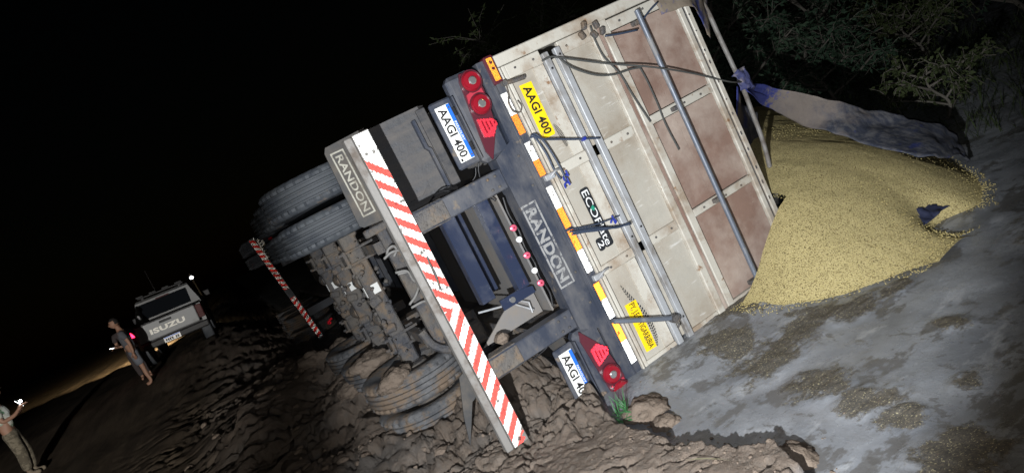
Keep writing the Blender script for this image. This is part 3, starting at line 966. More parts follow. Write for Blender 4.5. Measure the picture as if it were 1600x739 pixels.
# --- axles with springs, hangers and brake chambers, caked in mud
for i, y in enumerate(AX):
    ax = MB().box(XW - .075, XW + .075, y - .075, y + .075, .62, 1.97, bev=.015).build('axle', M_muddy, T)
    MB().box(XW - .081, XW - .076, y - .035, y + .035, 1.345, 1.445).build('axle_tag', M_tagw, ax)
    MB().box(XW - .02, XW + .05, y - .081, y - .0765, 1.35, 1.44).build('axle_tag', M_tagw, ax)
    for zc in (1.74, .86):
        sp = MB()
        for k in range(5):
            l = .60 - k * .09
            sp.box(XW + .085 + k * .016, XW + .099 + k * .016, y - l, y + l, zc - .045, zc + .045)
        sp.build('leaf_spring', M_muddy, T)
        ub = MB().box(XW - .115, XW - .08, y - .11, y + .11, zc - .085, zc + .085, bev=.012)
        for dy in (-.085, .085):
            for dz in (-.06, .06):
                ub.tube([(XW - .155, y + dy, zc + dz), (XW + .19, y + dy, zc + dz)], .014, 6)
        ub.build('spring_clamp', M_muddy, T)
        hg = MB().prism([(-.56, y - .78), (-.56, y - .50), (-.86, y - .56), (-1.02, y - .60), (-1.04, y - .68), (-.98, y - .74)], zc - .05, zc + .05, 'xy')
        hg.build('spring_hanger', M_muddy, T)
    for zc in (1.50, 1.10):
        bc = MB().lathe([(.03, -.16), (.06, -.15), (.075, -.10), (.085, -.02), (.085, .02), (.07, .06), (.04, .09)], (XW - .03, y + .17, zc), 'y', 18).build('brake_chamber', M_muddy, T, smooth=40)
        MB().box(XW - .06, XW + .03, y + .04, y + .12, zc - .06, zc + .06, bev=.01).build('chamber_bracket', M_muddy, bc)
    for zc in (1.62, 1.0, 1.28):
        MB().box(XW - .10, XW + .02, y - .10, y - .02, zc - .04, zc + .05, rot=Matrix.Rotation(RNG.uniform(-.3, .3), 3, 'Y'), bev=.02).build('axle_bracket', M_muddy, ax)
# mud splashed and caked over the running gear
    cm_ = MB(); rq = random.Random(40 + i)
    for k in range(70):
        r = rq.uniform(.008, .034); zc = rq.uniform(.66, 1.95); xx = XW + rq.uniform(-.10, .12); yy = y + rq.uniform(-.16, .10)
        b0 = len(cm_.v)
        cm_.lathe([(.15 * r, -.9 * r), (.75 * r, -.55 * r), (r, .05 * r), (.7 * r, .6 * r), (.15 * r, .9 * r)], (xx, yy, zc), 'z', 7)
        cm_.v[b0:] = [(a + rq.uniform(-.2, .2) * r, b + rq.uniform(-.2, .2) * r, c + rq.uniform(-.2, .2) * r) for a, b, c in cm_.v[b0:]]
    o = cm_.build('mud_crust', M_muddy, T, smooth=True); o['kind'] = 'stuff'
# rear hanger beam just behind the bumper
MB().box(-.98, -.70, 1.14, 1.22, .78, 1.92, bev=.012).build('suspension_cross_beam', M_muddy, T)
MB().box(-.92, -.60, .95, 1.10, 1.70, 1.90, bev=.02).build('spring_hanger', M_muddy, T)
MB().box(-.92, -.60, .95, 1.10, .66, .86, bev=.02).build('spring_hanger', M_muddy, T)
MB().tube(spline([(-1.05, 1.10, .98), (-1.02, 1.08, .84), (-.92, 1.06, .74), (-.78, 1.05, .70)], 5), .035, 8).build('spring_eye', M_muddy, T)
# air hoses
for pts in ([(-1.06, 1.0, 1.66), (-.99, .98, 1.68), (-.92, .97, 1.66), (-.87, .98, 1.58), (-.87, 1.0, 1.47), (-.80, 1.05, 1.36)],
            [(-.98, 1.0, 1.64), (-.94, .98, 1.68), (-.955, .97, 1.72), (-1.0, .99, 1.71), (-1.03, 1.02, 1.66)],
            [(-1.02, 1.0, 1.50), (-.93, .97, 1.47), (-.91, .96, 1.37), (-.97, .97, 1.29), (-1.05, 1.0, 1.24)],
            [(-1.03, 1.0, 1.52), (-.95, .96, 1.49), (-.94, .95, 1.40), (-.88, .96, 1.32), (-.86, 1.0, 1.20)],
            [(-1.05, 1.0, 1.21), (-.94, .97, 1.21), (-.88, .96, 1.16), (-.80, 1.0, 1.12)],
            [(-.86, 1.0, 1.62), (-.84, .97, 1.50), (-.86, .95, 1.36), (-.83, .97, 1.22)]):
    MB().tube(spline(pts, 6), .011, 8).build('air_hose', M_hose, T, smooth=True)
MB().tube([(-.88, .9, 1.30), (-.84, .92, 1.05)], .006, 6).build('brake_rod', M_steel, T)

# --- the load box: floor, side walls, front wall, rear frame and the two gates
MB().box(.0, .045, .165, 8.9, .05, 2.58).build('box_floor', M_floor, T)
for k in range(18):
    y = .5 + k * .46
    if y > 2.3: MB().box(-.10, -.002, y, y + .06, .08, 2.55).build('floor_cross_beam', M_black, T)
MB().box(.045, 1.84, .05, 8.9, 2.555, 2.60).build('side_wall', M_white, T)
MB().box(.045, 1.84, .05, 8.9, .0, .045).build('side_wall', M_white, T)
MB().box(.045, 1.84, 8.86, 8.9, .05, 2.55).build('front_wall', M_white, T)
MB().box(1.84, 1.90, .0, 8.9, 2.535, 2.605, bev=.006).build('top_rail', M_white, T)
MB().box(1.84, 1.90, .0, 8.9, .0, .065, bev=.006).build('top_rail', M_white, T)
# corner frame of the rear opening
MB().box(.074, 1.84, -.015, .05, 2.545, 2.63, bev=.006).build('corner_post', M_white, T)
MB().box(.074, 1.84, -.015, .05, -.02, .045, bev=.006).build('corner_post', M_white, T)
MB().box(.072, .088, -.022, .05, .05, 2.54, bev=.003).build('gate_sill', M_white, T)
MB().box(.100, .128, -.016, .05, .05, 2.54, bev=.004).build('gate_sill', M_white, T)
ZR = [(.05, .125), (.86, .935), (1.665, 1.745), (2.44, 2.54)]         # cross ribs of the gates
for i in range(3):
    z0, z1 = ZR[i][1], ZR[i + 1][0]
    MB().box(.132, .43, .012, .03, z0, z1).build('gate_panel', M_gate, T)
    MB().box(.335, .425, .002, .0118, z0 + .004, z1 - .004).build('gate_stiffener', M_white, T)
    MB().box(.60, .885, .012, .03, z0, z1).build('gate_panel', M_gate, T)
    MB().box(.487, .538, .004, .03, z0, z1).build('gate_panel', M_gate, T)
    MB().box(1.075, 1.30, .012, .03, z0, z1).build('board_panel', M_brown, T)
    MB().box(1.302, 1.728, .0125, .03, z0, z1).build('board_panel', M_brown, T)
for (a, b_) in ZR:
    MB().box(.13, .43, -.010, .03, a, b_, bev=.005).build('gate_rib', M_white, T)
    MB().box(.595, .885, -.010, .03, a, b_, bev=.005).build('gate_rib', M_white, T)
    MB().box(1.07, 1.732, -.008, .03, a + .006, b_ - .006, bev=.005).build('gate_rib', M_white, T)
    for x in (.20, .36, .66, .82, 1.18, 1.42, 1.60):
        MB().lathe([(.009, -.004), (.009, -.012), (.005, -.015)], (x, -.004, (a + b_) / 2 + RNG.uniform(-.01, .01)), 'y', 8).build('bolt', M_muddy, T)
for (a, b_, d) in ((.432, .484, -.035), (.541, .592, -.035)):
    MB().box(a, b_, d, .012, .05, 2.505, bev=.005).build('gate_rail', M_steel, T)
for z in (2.40, 1.05, .30):
    for x in (.458, .566):
        MB().lathe([(.009, -.034), (.009, -.040), (.005, -.043)], (x, 0, z + RNG.uniform(-.05, .05)), 'y', 8).build('bolt', M_ink, T)
# the joint of the lower and the upper gate
MB().box(.887, .955, -.022, .03, .055, 2.56, bev=.006).build('gate_post', M_white, T)
MB().box(.962, .995, -.008, .03, .055, 2.54, bev=.004).build('gate_seam', M_brown, T)
MB().box(1.0, 1.068, -.016, .03, .055, 2.55, bev=.006).build('gate_post', M_white, T)
MB().box(1.735, 1.782, -.012, .05, .05, 2.50, bev=.006).build('gate_post', M_white, T)
MB().box(1.786, 1.800, -.002, .05, .05, 2.50).build('gate_post_groove', M_muddy, T)
MB().box(1.803, 1.852, -.014, .05, .045, 2.40, bev=.006).build('gate_post', M_white, T)
for k in range(14):
    z = .5 + k * .15 + RNG.uniform(-.03, .03)
    MB().box(1.808, 1.822, -.016, -.0125, z, z + RNG.uniform(.01, .035)).build('rust_chip', M_muddy, T)
# locking bar in front of the upper gate
lb = MB().tube([(1.315, -.075, 2.50), (1.315, -.075, .12)], .021, 14).build('locking_bar', M_bar, T, smooth=40)
for z in (2.42, 1.70, .90, .16):
    MB().box(1.275, 1.352, -.055, .012, z - .018, z + .018, bev=.004).build('bar_bracket', M_muddy, lb)
# latch handles and hinges
for z in (1.70, .89):
    h = MB().box(.02, .10, -.05, -.005, z - .022, z + .022, bev=.006).build('gate_latch', M_steel, T)
    MB().tube(spline([(.06, -.055, z), (.11, -.065, z + .02), (.16, -.04, z + .015)], 4), .009, 7).build('latch_hook', M_steel, h)
la = MB().tube([(.03, -.045, 2.43), (.11, -.05, 2.415), (.215, -.05, 2.405)], .016, 8).build('latch_handle', M_muddy, T)
MB().lathe([(.02, -.03), (.02, -.07)], (.05, 0, 2.425), 'y', 10).build('latch_pivot', M_muddy, la)
for (x, z) in ((.85, 2.56), (.90, 2.47), (.80, 2.50), (.95, 2.53), (.98, 2.47)):
    MB().box(x - .018, x + .018, -.06, -.02, z - .03, z + .03, rot=Matrix.Rotation(RNG.uniform(-.6, .6), 3, 'Y'), bev=.008).build('corner_hinge', M_muddy, T)
sp = MB().tube([(-.0, -.06, .55), (.12, -.08, .49), (.29, -.09, .40), (.43, -.09, .33)], .019, 10).build('stay_tube', M_bar, T, smooth=40)
MB().lathe([(.03, -.13), (.034, -.09), (.03, -.05)], (.45, 0, .315), 'y', 12).build('tube_end', M_muddy, sp)
MB().tube(spline([(.455, -.10, .30), (.455, -.11, .26), (.435, -.11, .245)], 4), .008, 6).build('tube_hook', M_muddy, sp)

# --- stickers
st = MB().prism([(.165, 1.952), (.268, 1.950), (.278, 1.962), (.281, 2.364), (.178, 2.368)], .0085, .0112).build('yellow_sticker', M_yellow, T)
rear_text('sticker_number', 'AAGI 400', .192, .262, 2.345, 1.975, .0075, M_ink, st, offset=.028, spacing=1.05)
st2 = MB().prism([(.172, .178), (.272, .172), (.280, .572), (.174, .578)], .0085, .0112).build('yellow_sticker', M_yellow, T)
rear_text('sticker_place_name', 'PY. J.E.ESTIGARRIBIA', .192, .258, .565, .187, .0075, M_ink, st2, offset=.014)


def tread_arc(pts, w):
    mb = MB(); P = spline([(a, 0, b) for a, b in pts], 5)
    n = len(P)
    for i in range(n - 1):
        d = (P[i + 1] - P[i]); L_ = d.length; d.normalize(); nn = Vector((d.z, 0, -d.x))
        t = math.sin(math.pi * (i + .5) / n) ** .6
        for o in (-.36, 0, .36):
            c = P[i] + nn * o * w * t + d * L_ * .3 * (1 if o == 0 else 0)
            hw = w * .14 * t
            q = [c - nn * hw, c + nn * hw + d * L_ * .15, c + nn * hw + d * L_ * .8, c - nn * hw + d * L_ * .65]
            mb.add([(v.x, .0102, v.z) for v in q], [(0, 1, 2, 3)])
    return mb


tread_arc([(.215, .73), (.245, .61), (.283, .49), (.305, .37), (.303, .26), (.278, .17)], .044).build('tyre_track_decal', M_decal, T)
tread_arc([(.296, 2.02), (.308, 1.97), (.316, 1.92), (.32, 1.87), (.318, 1.83)], .040).build('tyre_track_decal', M_decal, T)
# EcoPlate badge
def rrect(x0, x1, z0, z1, r, n=5):
    out = []
    for cx, cz, a0 in ((x1 - r, z1 - r, 0), (x0 + r, z1 - r, 90), (x0 + r, z0 + r, 180), (x1 - r, z0 + r, 270)):
        for k in range(n + 1):
            a = math.radians(a0 + 90 * k / n); out.append((cx + r * math.cos(a), cz + r * math.sin(a)))
    return out


bd = MB().prism(rrect(.238, .318, 1.03, 1.505, .022), -.001, .0015).build('maker_badge', M_decal, T)
MB().prism(rrect(.183, .2375, 1.028, 1.125, .018), -.001, .0015).build('badge_tab', M_decal, bd)
rear_text('badge_name', 'ECOPlate', .250, .306, 1.485, 1.045, -.0022, M_decalw, bd, offset=.004)
rear_text('badge_number', '2', .192, .240, 1.10, 1.05, -.0026, M_decalw, bd, offset=.01)
MB().prism([(.262, 1.345), (.290, 1.365), (.300, 1.335), (.282, 1.318)], -.0030, -.0024).build('badge_leaf', M_green, bd)


# ------------------------------------------------------------------ straps, ropes and cords on the gate
def cord(name, pts, r, mt, label, cat, y=None, parent=None, n=6):
    P = [(p[0], p[2] if len(p) > 2 else y, p[1]) for p in pts]
    o = MB().tube(spline(P, 6), r, n).build(name, mt, parent, smooth=True)
    if parent is None: tag(o, label, cat)
    return o


def hook(par, x, y, z, a):
    P = []
    for k in range(8):
        t = math.radians(-30 + k * 33)
        P.append((x + .022 * math.cos(t + a), y, z + .022 * math.sin(t + a)))
    MB().tube([(x + .022 * math.cos(math.radians(-30) + a), y, z + .05)] + P, .0075, 6).build('hook', M_bluecord, par)


c1 = cord('rubber_strap', [(.06, 2.02), (.14, 1.955), (.26, 1.90), (.37, 1.85), (.56, 1.775)], .0075, M_cord, 'dark rubber strap stretched beneath the yellow number sticker to the gate rails', 'strap', -.055)
MB().lathe([(.014, -.075), (.016, -.05), (.014, -.03)], (.43, 0, 1.825), 'y', 10).build('knot', M_bluecord, c1)
c2 = cord('rubber_strap', [(.06, 2.02), (.10, 2.01), (.135, 1.93), (.155, 1.80), (.16, 1.70), (.16, 1.615)], .0075, M_cord, 'loose hanging rubber strap whose blue hook dangles nearest the badge', 'strap', -.05)
hook(c2, .15, -.05, 1.585, .2)
c3 = cord('rubber_strap', [(.055, 2.01), (.09, 1.99), (.115, 1.86), (.115, 1.74), (.125, 1.68), (.135, 1.645)], .0075, M_cord, 'loose hanging rubber strap ending in a blue hook beside the orange tape', 'strap', -.035)
hook(c3, .175, -.035, 1.635, .6)
for k, pts in enumerate(([(.0, 1.285), (.10, 1.255), (.20, 1.218), (.34, 1.15), (.475, 1.112)],
                         [(.0, 1.262), (.10, 1.232), (.18, 1.20), (.33, 1.148), (.48, 1.105)],
                         [(.01, 1.275), (.10, 1.243), (.24, 1.19), (.36, 1.135), (.47, 1.12)])):
    cord('rubber_strap', pts, .007, M_cord, ['uppermost of the three dark straps stretched across the black badge', 'lowest of the three dark straps stretched across the black badge', 'middle of the three dark straps stretched across the black badge'][k], 'strap', -.055 - .012 * k)
c4 = cord('rubber_strap', [(.005, 1.305), (.10, 1.27), (.20, 1.24), (.32, 1.215), (.43, 1.20)], .0055, M_cord, 'thin strap with a blue hook above the bundle across the badge', 'strap', -.05)
hook(c4, .36, -.05, 1.18, -.5)
cord('tie_rope', [(.40, 2.455), (.48, 2.455), (.56, 2.415, -.05), (.89, 2.235, -.06), (1.20, 2.065, -.115), (1.56, 1.885, -.06), (1.94, 1.68, .02), (2.26, 1.60, .22)], .0075, M_rope, 'taut dark rope stretched from the gate rails to the tarpaulin pole', 'rope', -.05)
cord('tie_rope', [(.54, 2.42), (.60, 2.325), (.75, 2.205), (.90, 2.145), (1.05, 2.125), (1.16, 2.10)], .0075, M_rope, 'slack rope looping below the taut rope on the white gate', 'rope', -.05)
cord('tie_rope', [(.90, 2.54), (.885, 2.44), (.895, 2.29), (.96, 2.13), (.985, 1.94), (1.03, 1.70)], .0075, M_rope, 'rope hanging down the joint of the white and brown gates', 'rope', -.045)
cord('tie_rope', [(1.16, 2.10), (1.17, 1.99), (1.17, 1.80), (1.16, 1.62), (1.175, 1.40)], .007, M_rope, 'rope end hanging in front of the brown board beside the steel bar', 'rope', -.03)
cord('tie_strap', [(.97, 2.425), (1.10, 2.395), (1.26, 2.365)], .008, M_cord, 'short cord tied from the gate hinge to the steel bar top', 'cord', -.06)
cord('tie_strap', [(1.30, 2.395), (1.42, 2.45), (1.54, 2.49)], .008, M_cord, 'short cord from the steel bar up to the tarpaulin corner', 'cord', -.06)
cord('wire_loop', [(.07, 2.43), (.05, 2.35), (.02, 2.29), (.025, 2.225), (.07, 2.20), (.10, 2.235), (.09, 2.28)], .005, M_muddy, 'thin wire loop hanging over the topmost white reflective tape', 'wire', -.04)


# ------------------------------------------------------------------ tarpaulin and its bow
bow = MB().tube(spline([(1.95, .25, 2.56), (2.14, .25, 2.48), (2.24, .25, 2.33), (2.255, .25, 2.02), (2.265, .25, 1.78), (2.27, .25, 1.56), (2.256, .25, 1.32), (2.24, .25, 1.08), (2.205, .25, .88), (2.16, .25, .70), (2.10, .25, .50)], 5), .021, 10)
tag(bow.build('tarpaulin_bow', M_flange, smooth=True), 'bent steel tarpaulin bow standing up out of the grain', 'pole')


def tarp_material():
    """tan and sun bleached near the tie, blue grey with streaks towards its outer end"""
    M = mat('faded_tarpaulin', (0.165, 0.140, 0.125), .75, dirt=((0.12, 0.105, 0.105), 3, .45, .65), bump=(11, .5, .03), spec=.25)
    nt = M.node_tree; N, L = nt.nodes, nt.links
    b = N['Principled BSDF']
    old = b.inputs['Base Color'].links[0].from_socket
    at_ = N.new('ShaderNodeAttribute'); at_.attribute_name = 'along'
    geo = N.new('ShaderNodeNewGeometry')

    def noise(sc, stretch=(1, 1, 1)):
        mp = N.new('ShaderNodeMapping'); mp.inputs['Scale'].default_value = stretch
        L.new(geo.outputs['Position'], mp.inputs['Vector'])
        t = N.new('ShaderNodeTexNoise'); t.inputs['Scale'].default_value = sc; t.inputs['Detail'].default_value = 9; t.inputs['Roughness'].default_value = .68
        L.new(mp.outputs[0], t.inputs['Vector']); return t.outputs['Fac']

    def rng(v, lo, hi):
        r = N.new('ShaderNodeMapRange'); r.inputs[1].default_value = lo; r.inputs[2].default_value = hi; L.new(v, r.inputs[0]); return r.outputs[0]

    def mixc(f, A, B):
        m_ = N.new('ShaderNodeMix'); m_.data_type = 'RGBA'; L.new(f, m_.inputs['Factor'])
        for k, v in (('A', A), ('B', B)):
            if isinstance(v, tuple): m_.inputs[k].default_value = (*v, 1)
            else: L.new(v, m_.inputs[k])
        return m_.outputs['Result']
    blue = mixc(rng(noise(7, (2.2, 2.2, .5)), .44, .60), (0.042, 0.048, 0.070), (0.110, 0.110, 0.122))
    blue = mixc(rng(noise(3.5), .58, .63), blue, (0.03, 0.04, 0.13))
    ad = N.new('ShaderNodeMath'); ad.operation = 'MULTIPLY_ADD'
    L.new(noise(4), ad.inputs[0]); ad.inputs[1].default_value = .7; L.new(at_.outputs['Fac'], ad.inputs[2])
    c = mixc(rng(ad.outputs[0], .58, .72), old, blue)
    ad2 = N.new('ShaderNodeMath'); ad2.operation = 'MULTIPLY_ADD'
    L.new(noise(13), ad2.inputs[0]); ad2.inputs[1].default_value = -.25; L.new(at_.outputs['Fac'], ad2.inputs[2])
    c = mixc(rng(ad2.outputs[0], -.03, .0), (0.035, 0.045, 0.19), c)
    L.new(c, b.inputs['Base Color'])
    return M


M_tarp = tarp_material()


def sheet(name, A, B, nu, nv, mt, sag=0.0, wr=.02, thick=.006, parent=None, seed=0):
    """cloth between two edge curves"""
    a = spline(A, 8); b = spline(B, 8)

    def at(c, t):
        t *= len(c) - 1; i = min(int(t), len(c) - 2); return c[i].lerp(c[i + 1], t - i)
    vs = []
    for j in range(nv + 1):
        for i in range(nu + 1):
            u, v = i / nu, j / nv
            p = at(a, u).lerp(at(b, u), v)
            n1 = float(fbm(np.array([u * 9 + seed]), np.array([v * 3.]), 4, 300)[0]) - .5
            n2 = float(vnoise(np.array([u * 26 + seed]), np.array([v * 4.]), 310)[0]) - .5
            p = p + Vector((.3, -.8, .5)) * (n1 * wr * 3 + n2 * wr) + Vector((0, 0, -1)) * sag * math.sin(math.pi * v) * math.sin(math.pi * u)
            vs.append(p)
    me = bpy.data.meshes.new(name)
    w = nu + 1
    me.from_pydata([tuple(p) for p in vs], [], [(j * w + i, j * w + i + 1, (j + 1) * w + i + 1, (j + 1) * w + i) for j in range(nv) for i in range(nu)])
    al = me.attributes.new('along', 'FLOAT', 'POINT')
    al.data.foreach_set('value', [i / nu for j in range(nv + 1) for i in range(nu + 1)])
    o = link(name, me, mt, parent, smooth=True)
    s = o.modifiers.new('thickness', 'SOLIDIFY'); s.thickness = thick; s.offset = 0
    return o


tp = empty('tarpaulin', (2.27, .25, 0))
tag(tp, 'torn blue grey tarpaulin hanging from the bow over the far grain', 'tarpaulin')


def put(o):
    o.parent = tp; o.matrix_parent_inverse = Matrix.Translation((-2.27, -.25, 0)); return o


put(sheet('tarpaulin_sheet', [(2.27, 0.25, 1.64), (2.87, 0.48, 1.36), (3.03, 0.17, 1.1), (3.36, 0.11, 0.86), (3.58, 0.01, 0.66), (3.69, -0.12, 0.53), (3.87, -0.15, 0.4), (3.91, -0.21, 0.27), (3.89, -0.26, 0.17), (3.74, -0.36, 0.06)],
          [(2.25, 0.21, 1.5), (2.83, 0.64, 1.22), (2.93, 0.46, 0.95), (2.91, 0.15, 0.81), (2.94, -0.04, 0.69), (2.96, -0.40, 0.48), (3.06, -0.54, 0.38), (3.26, -0.54, 0.29), (3.48, -0.47, 0.20), (3.64, -0.45, 0.09)], 70, 16, M_tarp, sag=.0, wr=.024))
put(sheet('tarpaulin_fold', [(2.26, .30, 1.58), (2.50, .55, 1.36), (2.80, .75, 1.20)], [(2.05, .45, 1.0), (2.35, .65, .92), (2.75, .85, .86)], 16, 10, M_tarp, wr=.02, seed=5))
put(sheet('tarpaulin_tie', [(2.20, .21, 1.70), (2.30, .2, 1.72), (2.36, .24, 1.66)], [(2.20, .2, 1.55), (2.32, .18, 1.52), (2.40, .25, 1.50)], 12, 8, mat('blue_tarpaulin', (0.055, 0.062, 0.16), .7, dirt=((0.2, 0.18, 0.2), 9, .5, .62), bump=(14, .4, .02)), wr=.03, seed=9))
M_tarp2 = mat('sandy_tarpaulin', (0.20, 0.165, 0.13), .75, dirt=((0.05, 0.06, 0.19), 3.0, .50, .57), bump=(9, .35, .03), spec=.25)
tag(sheet('tarpaulin_corner', [(1.54, -.02, 2.53), (1.80, -.03, 2.60), (2.10, .10, 2.57), (2.34, .28, 2.40)], [(1.58, -.01, 2.40), (1.86, -.02, 2.36), (2.00, .10, 2.26), (2.14, .22, 2.06)], 26, 12, M_tarp2, wr=.012, seed=15),
    'sandy tarpaulin flap still tied over the upper corner of the trailer', 'tarpaulin')
tag(sheet('tarpaulin_scrap', [(2.34, -.80, .07), (2.48, -.82, .08), (2.62, -.80, .08), (2.76, -.80, .05)], [(2.36, -.66, .17), (2.50, -.66, .16), (2.62, -.66, .14), (2.76, -.70, .10)], 20, 8, mat('dark_blue_cloth', (0.02, 0.025, 0.06), .8), wr=.03, seed=22),
    'dark crumpled cloth scrap poking out of the grain at its toe', 'cloth')

# ------------------------------------------------------------------ the trailer ahead, only its rear underside shows
F = empty('overturned_trailer', (0, 9.9, 0))
tag(F, 'second overturned trailer lying ahead in the dark, striped bumper showing', 'trailer')


def fp(o):
    o.parent = F; o.matrix_parent_inverse = Matrix.Translation((0, -9.9, 0)); return o


fb = fp(MB().prism([(-1.50, 2.52), (-1.38, 2.545), (-1.12, .16), (-1.23, .13)], 9.9, 9.98).build('underrun_bumper', M_black))


def bmp(t, s):      # along the bumper t 0..1 from its top, across s 0..1
    a = Vector((-1.495, 0, 2.515)).lerp(Vector((-1.232, 0, .14)), t); b = Vector((-1.385, 0, 2.54)).lerp(Vector((-1.125, 0, .165)), t)
    return a.lerp(b, s)


def bpoly(q, y0, y1, name, m_, par):
    return MB().prism([(bmp(t, s).x, bmp(t, s).z) for t, s in q], y0, y1).build(name, m_, par)


for (a, b_) in ((.0, .50), (.58, .995)):
    sl = -.022 if a > .3 else .022
    reds, whites = {}, []
    for (cx, cz) in cube_cells(-1.50, -1.10, .13, 2.55, .010):
        t = (2.52 - cz) / 2.37
        ca, cb = bmp(t, .04), bmp(t, .96)
        s_ = (cx - ca.x) / (cb.x - ca.x)
        if not (0 <= s_ <= 1 and a <= t <= b_): continue
        k = (t - sl * s_) / .048
        if k % 1 < .52: reds.setdefault(int(k // 1), []).append((cx, cz))
        else: whites.append((cx, cz))
    f = bpoly([(a, .04), (a, .96), (b_, .96), (b_, .04)], 9.896, 9.8995, 'film_backing', M_flange, fb)
    cube_film('white_film', whites, 9.895, .010, M_rwhite, f)
    for r in reds.values(): cube_film('red_stripe', r, 9.895, .010, M_rred, f)
for zc in (1.84, .71):
    fp(MB().box(-1.15, -.235, 9.99, 10.15, zc - .075, zc + .075).build('bumper_arm', M_black))
    fp(MB().box(-.56, -.10, 10.2, 17.5, zc - .05, zc + .05).build('chassis_beam', M_muddy))
fp(MB().box(-.24, .07, 9.95, 10.1, .05, 2.6).build('rear_crossbar', M_black))
fp(MB().box(.0, 1.85, 10.0, 17.6, .05, 2.6).build('load_box', M_white))
np_ = fp(MB().box(-1.36, -1.25, 9.86, 9.875, 2.06, 2.47).build('number_plate', M_plate))
cube_film('plate_face', cube_cells(-1.36, -1.25, 2.06, 2.47, .008), 9.8595, .008, M_rwhite, np_)
for k in range(6):
    MB().box(-1.335, -1.29, 9.846, 9.850, 2.10 + k * .058, 2.135 + k * .058).build('plate_character', M_ink, np_)
for (x, z) in ((-1.113, 2.383), (-.905, .345)):
    o = fp(MB().lathe([(.045, 0), (.045, -.03), (.02, -.04)], (x, 9.9, z), 'y', 14).build('round_lamp', M_lenslt))
    sr = MB().box(x + .02, x + .09, 9.885, 9.90, z + .02, z + .06).build('side_reflector', M_lenslt, o)
    cube_film('prism_face', cube_cells(x + .02, x + .09, z + .02, z + .06, .008), 9.8845, .008, M_lenslt, sr)
    cube_film('prism_face', cube_cells(x - .035, x + .035, z - .035, z + .035, .008), 9.859, .008, M_lenslt, o)
for y in (11.8, 13.1, 14.4):
    for z in (2.43, 2.09):
        w = wheel(F, y - 9.9, z, False)
    for z in (.50, .16):
        wheel(F, y - 9.9, z, True)


# ------------------------------------------------------------------ clay clods
def clod_mesh(seed, sub=3, blocky=.6):
    bm = bmesh.new()
    bmesh.ops.create_icosphere(bm, subdivisions=sub, radius=1)
    rg = random.Random(seed)
    off = Vector((rg.uniform(0, 50), rg.uniform(0, 50), rg.uniform(0, 50)))
    from mathutils import noise as mn
    for v in bm.verts:
        p = v.co.copy()
        f1 = mn.voronoi(p * 1.3 + off)[0]
        k = 1 + .30 * mn.noise(p * 1.1 + off) + .22 * (f1[1] - f1[0] - .4) + .14 * mn.noise(p * 2.6 + off) - .16 * max(0, .12 - abs(mn.noise(p * 1.7 + off * 2))) / .12 + .07 * mn.noise(p * 7 + off) + .04 * mn.noise(p * 16 + off)
        v.co = p * k
        v.co.z *= .7
    me = bpy.data.meshes.new('clay_clod'); bm.to_mesh(me); bm.free()
    me.materials.append(M_clod)
    me.polygons.foreach_set('use_smooth', [True] * len(me.polygons))
    return me


CM = [clod_mesh(s, 4) for s in range(5)]
clods = [  # x, y, radius, label
    (-.26, -.44, .17, 'large clay clod behind the green weed on the wet slurry'),
    (-.30, -.68, .10, 'clay clod right of the green weed at the heap edge'),
    (-.22, -1.70, .13, 'rounded brown clod at the far right tip of the clay heap'),
    (-.31, -1.52, .09, 'smaller clod just left of the tip of the clay heap'),
    (-.30, .06, .07, 'small clod under the lower round lamp of the trailer'),
    (-1.36, 1.62, .20, 'clod resting on top of the muddy lower tyre'),
    (-1.62, 3.15, .17, 'clod wedged between the first and second lower wheels'),
    (-1.58, 4.1, .26, 'big rounded clod in front of the second lower wheel'),
    (-1.35, 5.2, .26, 'pale clod on the mud ridge under the axles'),
    (-1.75, 5.0, .22, 'clod on the mud ridge left of the axles'),
    (-2.1, 6.3, .30, 'dim clod on the mud bank below the far striped bumper'),
    (-2.4, 5.2, .18, 'low clod on the dark mud bank left of the wheels'),
    (-1.30, 2.75, .20, 'clod lying on the sidewall of the second lower wheel'),
    (-.95, 1.15, .12, 'clod lodged under the lower bumper arm'),
]
for i, (x, y, r, lb_) in enumerate(clods):
    o = bpy.data.objects.new('clay_clod', CM[i % 5]); COL.objects.link(o)
    o.location = (x, y, max(ground_z(x, y) - r * .05, .62 if ('resting on top' in lb_ or 'sidewall' in lb_) else -9))
    o.scale = (r * RNG.uniform(.9, 1.2), r * RNG.uniform(.9, 1.2), r * RNG.uniform(.75, 1.0))
    o.rotation_euler = (RNG.uniform(-.3, .3), RNG.uniform(-.3, .3), RNG.uniform(0, 6))
    tag(o, lb_, 'clod', 'clay clods thrown up by the slide')
# crumbs of clay, too many to count
rg = random.Random(5)
CL = [clod_mesh(70 + k, 2) for k in range(6)]
CV = [np.array([v.co[:] for v in m_.vertices]) for m_ in CL]; CF = [np.array([p.vertices[:] for p in m_.polygons]) for m_ in CL]
VV, FF, nb = [], [], 0
for k in range(420):
    t = rg.random()
    if t < .45:
        y = rg.uniform(-2.0, .5); x = float(np.interp(y, HE_Y, HE_X)) + rg.gauss(-.12, .22); r = abs(rg.gauss(0, .005)) + .004
    else:
        y = rg.uniform(-.2, 7); x = rg.gauss(-1.9, .55); r = abs(rg.gauss(0, .022)) + .008
        if x > -1.2 and y < 1.5: r *= .4
    q = k % 6
    a = rg.uniform(0, 6.28); R_ = np.array([[math.cos(a), -math.sin(a), 0], [math.sin(a), math.cos(a), 0], [0, 0, 1]])
    VV.append((CV[q] * np.array([rg.uniform(.7, 1.3), rg.uniform(.7, 1.3), rg.uniform(.6, 1.1)])) @ R_.T * r + np.array([x, y, ground_z(x, y) + r * .25]))
    FF.append(CF[q] + nb); nb += len(CV[q])
me = bpy.data.meshes.new('clay_crumbs')
me.from_pydata(np.concatenate(VV).tolist(), [], np.concatenate(FF).tolist())
tag(link('clay_crumbs', me, M_clod), 'small crumbs of brown clay strewn over the heap', 'soil', kind='stuff')

